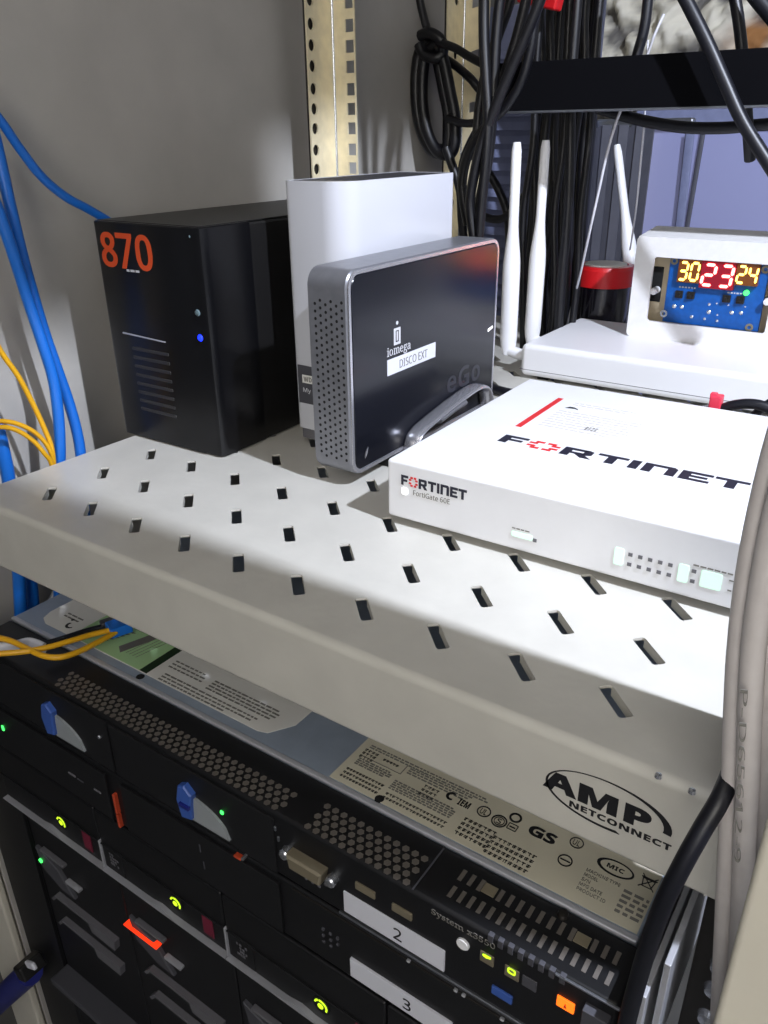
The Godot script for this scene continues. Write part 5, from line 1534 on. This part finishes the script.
	cable("power_cable", "black cable lying on the shelf behind the slim drive", "cable", [Vector3(0.112, 0.0045, -0.36), Vector3(0.122, 0.0045, -0.340), Vector3(0.150, 0.0045, -0.330), Vector3(0.185, 0.0045, -0.335), Vector3(0.220, 0.0045, -0.345), Vector3(0.270, 0.0045, -0.350)], 0.0040, M.black_cord)


# ---------------------------------------------------------------- cables at the left
func left_cables() -> void:
	cable("network_cable", "blue network cable arching from the left edge to the black tower", "cable", [Vector3(-0.0750, 0.2353, -0.0433), Vector3(-0.0750, 0.2093, -0.0624), Vector3(-0.0750, 0.1929, -0.0723), Vector3(-0.0750, 0.1760, -0.0843), Vector3(-0.0750, 0.1629, -0.0997), Vector3(-0.0740, 0.1543, -0.1148), Vector3(-0.0720, 0.1446, -0.1299), Vector3(-0.0720, 0.1336, -0.1456)], 0.0030, M.blue_cable)
	cable("network_cable", "blue network cable in the crossing pair, ending nearer the tower", "cable", [Vector3(-0.0780, 0.2202, -0.0576), Vector3(-0.0760, 0.1869, -0.0578), Vector3(-0.0740, 0.1608, -0.0573), Vector3(-0.0720, 0.1261, -0.0580), Vector3(-0.0700, 0.0848, -0.0609), Vector3(-0.0680, 0.0562, -0.0643), Vector3(-0.0660, 0.0313, -0.0673), Vector3(-0.0640, 0.0074, -0.0684), Vector3(-0.0620, -0.0116, -0.0665), Vector3(-0.0600, -0.0427, -0.0613), Vector3(-0.0600, -0.0739, -0.0567), Vector3(-0.0600, -0.1544, -0.0405)], 0.0038, M.blue_cable)
	cable("network_cable", "blue network cable in the crossing pair, ending nearer the left edge", "cable", [Vector3(-0.0700, 0.1931, -0.0361), Vector3(-0.0680, 0.1649, -0.0436), Vector3(-0.0660, 0.1351, -0.0477), Vector3(-0.0660, 0.1033, -0.0519), Vector3(-0.0620, 0.0737, -0.0538), Vector3(-0.0600, 0.0510, -0.0552), Vector3(-0.0580, 0.0278, -0.0528), Vector3(-0.0580, 0.0046, -0.0495), Vector3(-0.0580, -0.0130, -0.0457), Vector3(-0.0580, -0.0491, -0.0381), Vector3(-0.0580, -0.1403, -0.0171)], 0.0038, M.blue_cable)
	cable("network_cable", "blue network cable at the left edge below the yellow cords", "cable", [Vector3(-0.0750, 0.0591, -0.0064), Vector3(-0.0750, 0.0294, -0.0160), Vector3(-0.0750, 0.0040, -0.0174), Vector3(-0.0750, -0.0215, -0.0160), Vector3(-0.0750, -0.0741, -0.0101), Vector3(-0.0750, -0.1365, 0.0008)], 0.0045, M.blue_cable)
	cable("network_cable", "blue network cable seen under the shelf lip, left of the sheet", "cable", [Vector3(-0.0820, -0.0440, -0.0295), Vector3(-0.0820, -0.0896, -0.0209), Vector3(-0.0820, -0.1140, -0.0180), Vector3(-0.0820, -0.1635, -0.0096)], 0.0045, M.blue_cable)
	cable("patch_cord", "yellow cord slanting down to the shelf's left corner", "cable", [Vector3(-0.0620, 0.1033, -0.0161), Vector3(-0.0620, 0.0767, -0.0233), Vector3(-0.0610, 0.0580, -0.0311), Vector3(-0.0600, 0.0375, -0.0369), Vector3(-0.0580, 0.0184, -0.0405), Vector3(-0.0560, 0.0039, -0.0415), Vector3(-0.0550, -0.0171, -0.0379), Vector3(-0.0550, -0.0603, -0.0286)], 0.0018, M.yellow_cable)
	cable("patch_cord", "upper of two yellow cords curving in from the left edge", "cable", [Vector3(-0.0580, 0.0383, 0.0086), Vector3(-0.0580, 0.0334, -0.0107), Vector3(-0.0580, 0.0280, -0.0223), Vector3(-0.0570, 0.0198, -0.0317), Vector3(-0.0560, 0.0094, -0.0380), Vector3(-0.0550, -0.0029, -0.0401), Vector3(-0.0550, -0.0248, -0.0379), Vector3(-0.0550, -0.0610, -0.0301)], 0.0016, M.yellow_cable)
	cable("patch_cord", "lower of two yellow cords curving in from the left edge", "cable", [Vector3(-0.0540, 0.0353, 0.0117), Vector3(-0.0540, 0.0310, -0.0076), Vector3(-0.0540, 0.0259, -0.0178), Vector3(-0.0540, 0.0160, -0.0274), Vector3(-0.0530, 0.0049, -0.0334), Vector3(-0.0530, -0.0060, -0.0373), Vector3(-0.0530, -0.0307, -0.0344), Vector3(-0.0530, -0.0596, -0.0282)], 0.0016, M.yellow_cable)
	# cords lying over the server lid
	cable("patch_cord", "yellow cord over the server lid, the straighter of two", "cable", [Vector3(0.0438, -0.0820, 0.0040), Vector3(0.0388, -0.0810, 0.0158), Vector3(0.0368, -0.0790, 0.0285), Vector3(0.0333, -0.0770, 0.0430), Vector3(0.0260, -0.0760, 0.0545), Vector3(0.0089, -0.0760, 0.0695)], 0.0018, M.yellow_cable)
	cable("patch_cord", "yellow cord over the server lid, the sagging one", "cable", [Vector3(0.0469, -0.0830, 0.0028), Vector3(0.0480, -0.0820, 0.0171), Vector3(0.0495, -0.0800, 0.0309), Vector3(0.0484, -0.0780, 0.0422), Vector3(0.0401, -0.0770, 0.0483), Vector3(0.0253, -0.0760, 0.0501), Vector3(0.0101, -0.0750, 0.0520), Vector3(-0.0103, -0.0750, 0.0578)], 0.0018, M.yellow_cable)
	cable("sleeved_cable", "black sleeve lying beside the yellow cords on the server lid", "cable", [Vector3(0.0346, -0.0840, 0.0010), Vector3(0.0287, -0.0840, 0.0118), Vector3(0.0252, -0.0830, 0.0253), Vector3(0.0219, -0.0820, 0.0370)], 0.0018, M.black_cord)
	var plug := thing("network_plug", "blue plug holding two yellow cords under the shelf lip", "plug", Vector3(0.0439, -0.0860, -0.0006))
	obj("housing", rbox(Vector3(0.012, 0.007, 0.014), 0.001), M.blue_cable, plug, at(Vector3(0.0439, -0.0830, -0.0019), Basis(Vector3.UP, deg_to_rad(-20))))
	obj("boot", rbox(Vector3(0.006, 0.006, 0.012), 0.001), M.grey_dark, plug, at(Vector3(0.0339, -0.0840, -0.0027), Basis(Vector3.UP, deg_to_rad(-20))))
	var sl := thing("cable_sleeve", "whitish glossy sleeve at the left edge above the server", "sleeve", Vector3(0.0186, -0.0830, 0.0513))
	obj("sleeve", tube(smooth([Vector3(-0.0051, -0.0820, 0.0626), Vector3(0.0083, -0.0820, 0.0511), Vector3(0.0132, -0.0830, 0.0410), Vector3(0.0238, -0.0840, 0.0386)]), 0.0042, 10, [], 0.6), M.tape_white, sl)
	# thick dark blue cord and its plug in the lower left corner
	var bc := thing("dark_blue_cord", "thick dark blue cord with a pale plug in the lower left corner", "cable", Vector3(-0.0827, -0.4569, 0.0700))
	obj("cord", tube(smooth([Vector3(-0.2665, -0.6885, 0.0750), Vector3(-0.1334, -0.5134, 0.0700), Vector3(-0.0933, -0.4615, 0.0680), Vector3(-0.0629, -0.4223, 0.0660)]), 0.0105, 12), M.blue_dark, bc)
	obj("plug", rbox(Vector3(0.013, 0.013, 0.02), 0.002), M.black_satin, bc, at(Vector3(-0.0439, -0.3926, 0.0720), Basis(Vector3.BACK, 0.5)))
	obj("plug_tip", rbox(Vector3(0.013, 0.006, 0.003), 0.001), M.tape_white, bc, at(Vector3(-0.0107, -0.3509, 0.0840), Basis(Vector3.BACK, 0.5)))


# ---------------------------------------------------------------- cables at the right
func right_cables() -> void:
	var names := ["grey network cable, leftmost of the bundle along the right edge", "grey network cable, second from the left in the right bundle", "printed grey network cable, third from the left in the right bundle", "grey network cable, rightmost visible in the right bundle"]
	var paths := [
		[Vector3(0.4065, 0.1503, 0.0640), Vector3(0.4051, 0.1342, 0.0640), Vector3(0.4046, 0.1185, 0.0640), Vector3(0.4047, 0.1051, 0.0640), Vector3(0.4054, 0.0911, 0.0640), Vector3(0.4067, 0.0764, 0.0640), Vector3(0.4090, 0.0580, 0.0640), Vector3(0.4117, 0.0385, 0.0640), Vector3(0.4143, 0.0175, 0.0640), Vector3(0.4172, -0.0049, 0.0640), Vector3(0.4203, -0.0290, 0.0640), Vector3(0.4242, -0.0595, 0.0640), Vector3(0.4286, -0.0985, 0.0640)],
		[Vector3(0.4102, 0.1518, 0.0680), Vector3(0.4090, 0.1363, 0.0680), Vector3(0.4085, 0.1211, 0.0680), Vector3(0.4086, 0.1081, 0.0680), Vector3(0.4092, 0.0945, 0.0680), Vector3(0.4104, 0.0803, 0.0680), Vector3(0.4128, 0.0625, 0.0680), Vector3(0.4156, 0.0438, 0.0680), Vector3(0.4183, 0.0236, 0.0680), Vector3(0.4213, 0.0021, 0.0680), Vector3(0.4245, -0.0210, 0.0680), Vector3(0.4284, -0.0504, 0.0680), Vector3(0.4327, -0.0879, 0.0680)],
		[Vector3(0.4136, 0.1514, 0.0640), Vector3(0.4123, 0.1357, 0.0640), Vector3(0.4117, 0.1203, 0.0640), Vector3(0.4117, 0.1072, 0.0640), Vector3(0.4125, 0.0935, 0.0640), Vector3(0.4139, 0.0793, 0.0640), Vector3(0.4167, 0.0616, 0.0640), Vector3(0.4199, 0.0429, 0.0640), Vector3(0.4229, 0.0228, 0.0640), Vector3(0.4261, 0.0013, 0.0640), Vector3(0.4292, -0.0220, 0.0640), Vector3(0.4329, -0.0516, 0.0640), Vector3(0.4371, -0.0894, 0.0640)],
		[Vector3(0.4172, 0.1529, 0.0680), Vector3(0.4158, 0.1377, 0.0680), Vector3(0.4153, 0.1228, 0.0680), Vector3(0.4156, 0.1102, 0.0680), Vector3(0.4168, 0.0972, 0.0680), Vector3(0.4187, 0.0836, 0.0680), Vector3(0.4218, 0.0667, 0.0680), Vector3(0.4252, 0.0489, 0.0680), Vector3(0.4280, 0.0295, 0.0680), Vector3(0.4307, 0.0086, 0.0680), Vector3(0.4334, -0.0140, 0.0680), Vector3(0.4367, -0.0428, 0.0680), Vector3(0.4407, -0.0793, 0.0680)]]
	for k in 4:
		var pts: Array = paths[k]
		var c := cable("network_cable", names[k], "cable", pts, 0.0030, M.grey_cable, "grey cables along the right edge", 14)
		if k == 2:
			var p0 := Vector3(0.4107, 0.0748, 0.0735)
			var p1 := Vector3(0.4183, 0.0204, 0.0735)
			var up := (p0 - p1)
			var v := up.normalized()
			var nrm := (Vector3(0.4290, 0.1999, 0.2548) - p0).normalized()
			nrm = (nrm - v * nrm.dot(v)).normalized()
			# the print runs down the cable
			var bs := Basis(-v, nrm.cross(-v), nrm)
			var l := letters("P-D65612-9", up.length(), 0.0017)
			obj("cable_print", l[0], M.ink_grey, c, at(p0 - bs.y * 0.0010, bs) * l[1])
	cable("power_cable", "thick black cord crossing the lower right in front of the servers", "cable", [Vector3(0.4122, 0.0534, 0.0450), Vector3(0.4110, 0.0420, 0.0550), Vector3(0.4104, 0.0356, 0.0680), Vector3(0.4082, 0.0274, 0.0740), Vector3(0.4058, 0.0167, 0.0780), Vector3(0.4034, 0.0028, 0.0800), Vector3(0.4015, -0.0154, 0.0800), Vector3(0.4002, -0.0354, 0.0800), Vector3(0.3994, -0.0575, 0.0800), Vector3(0.3999, -0.0867, 0.0800)], 0.0027, M.black_cord, "", 16)
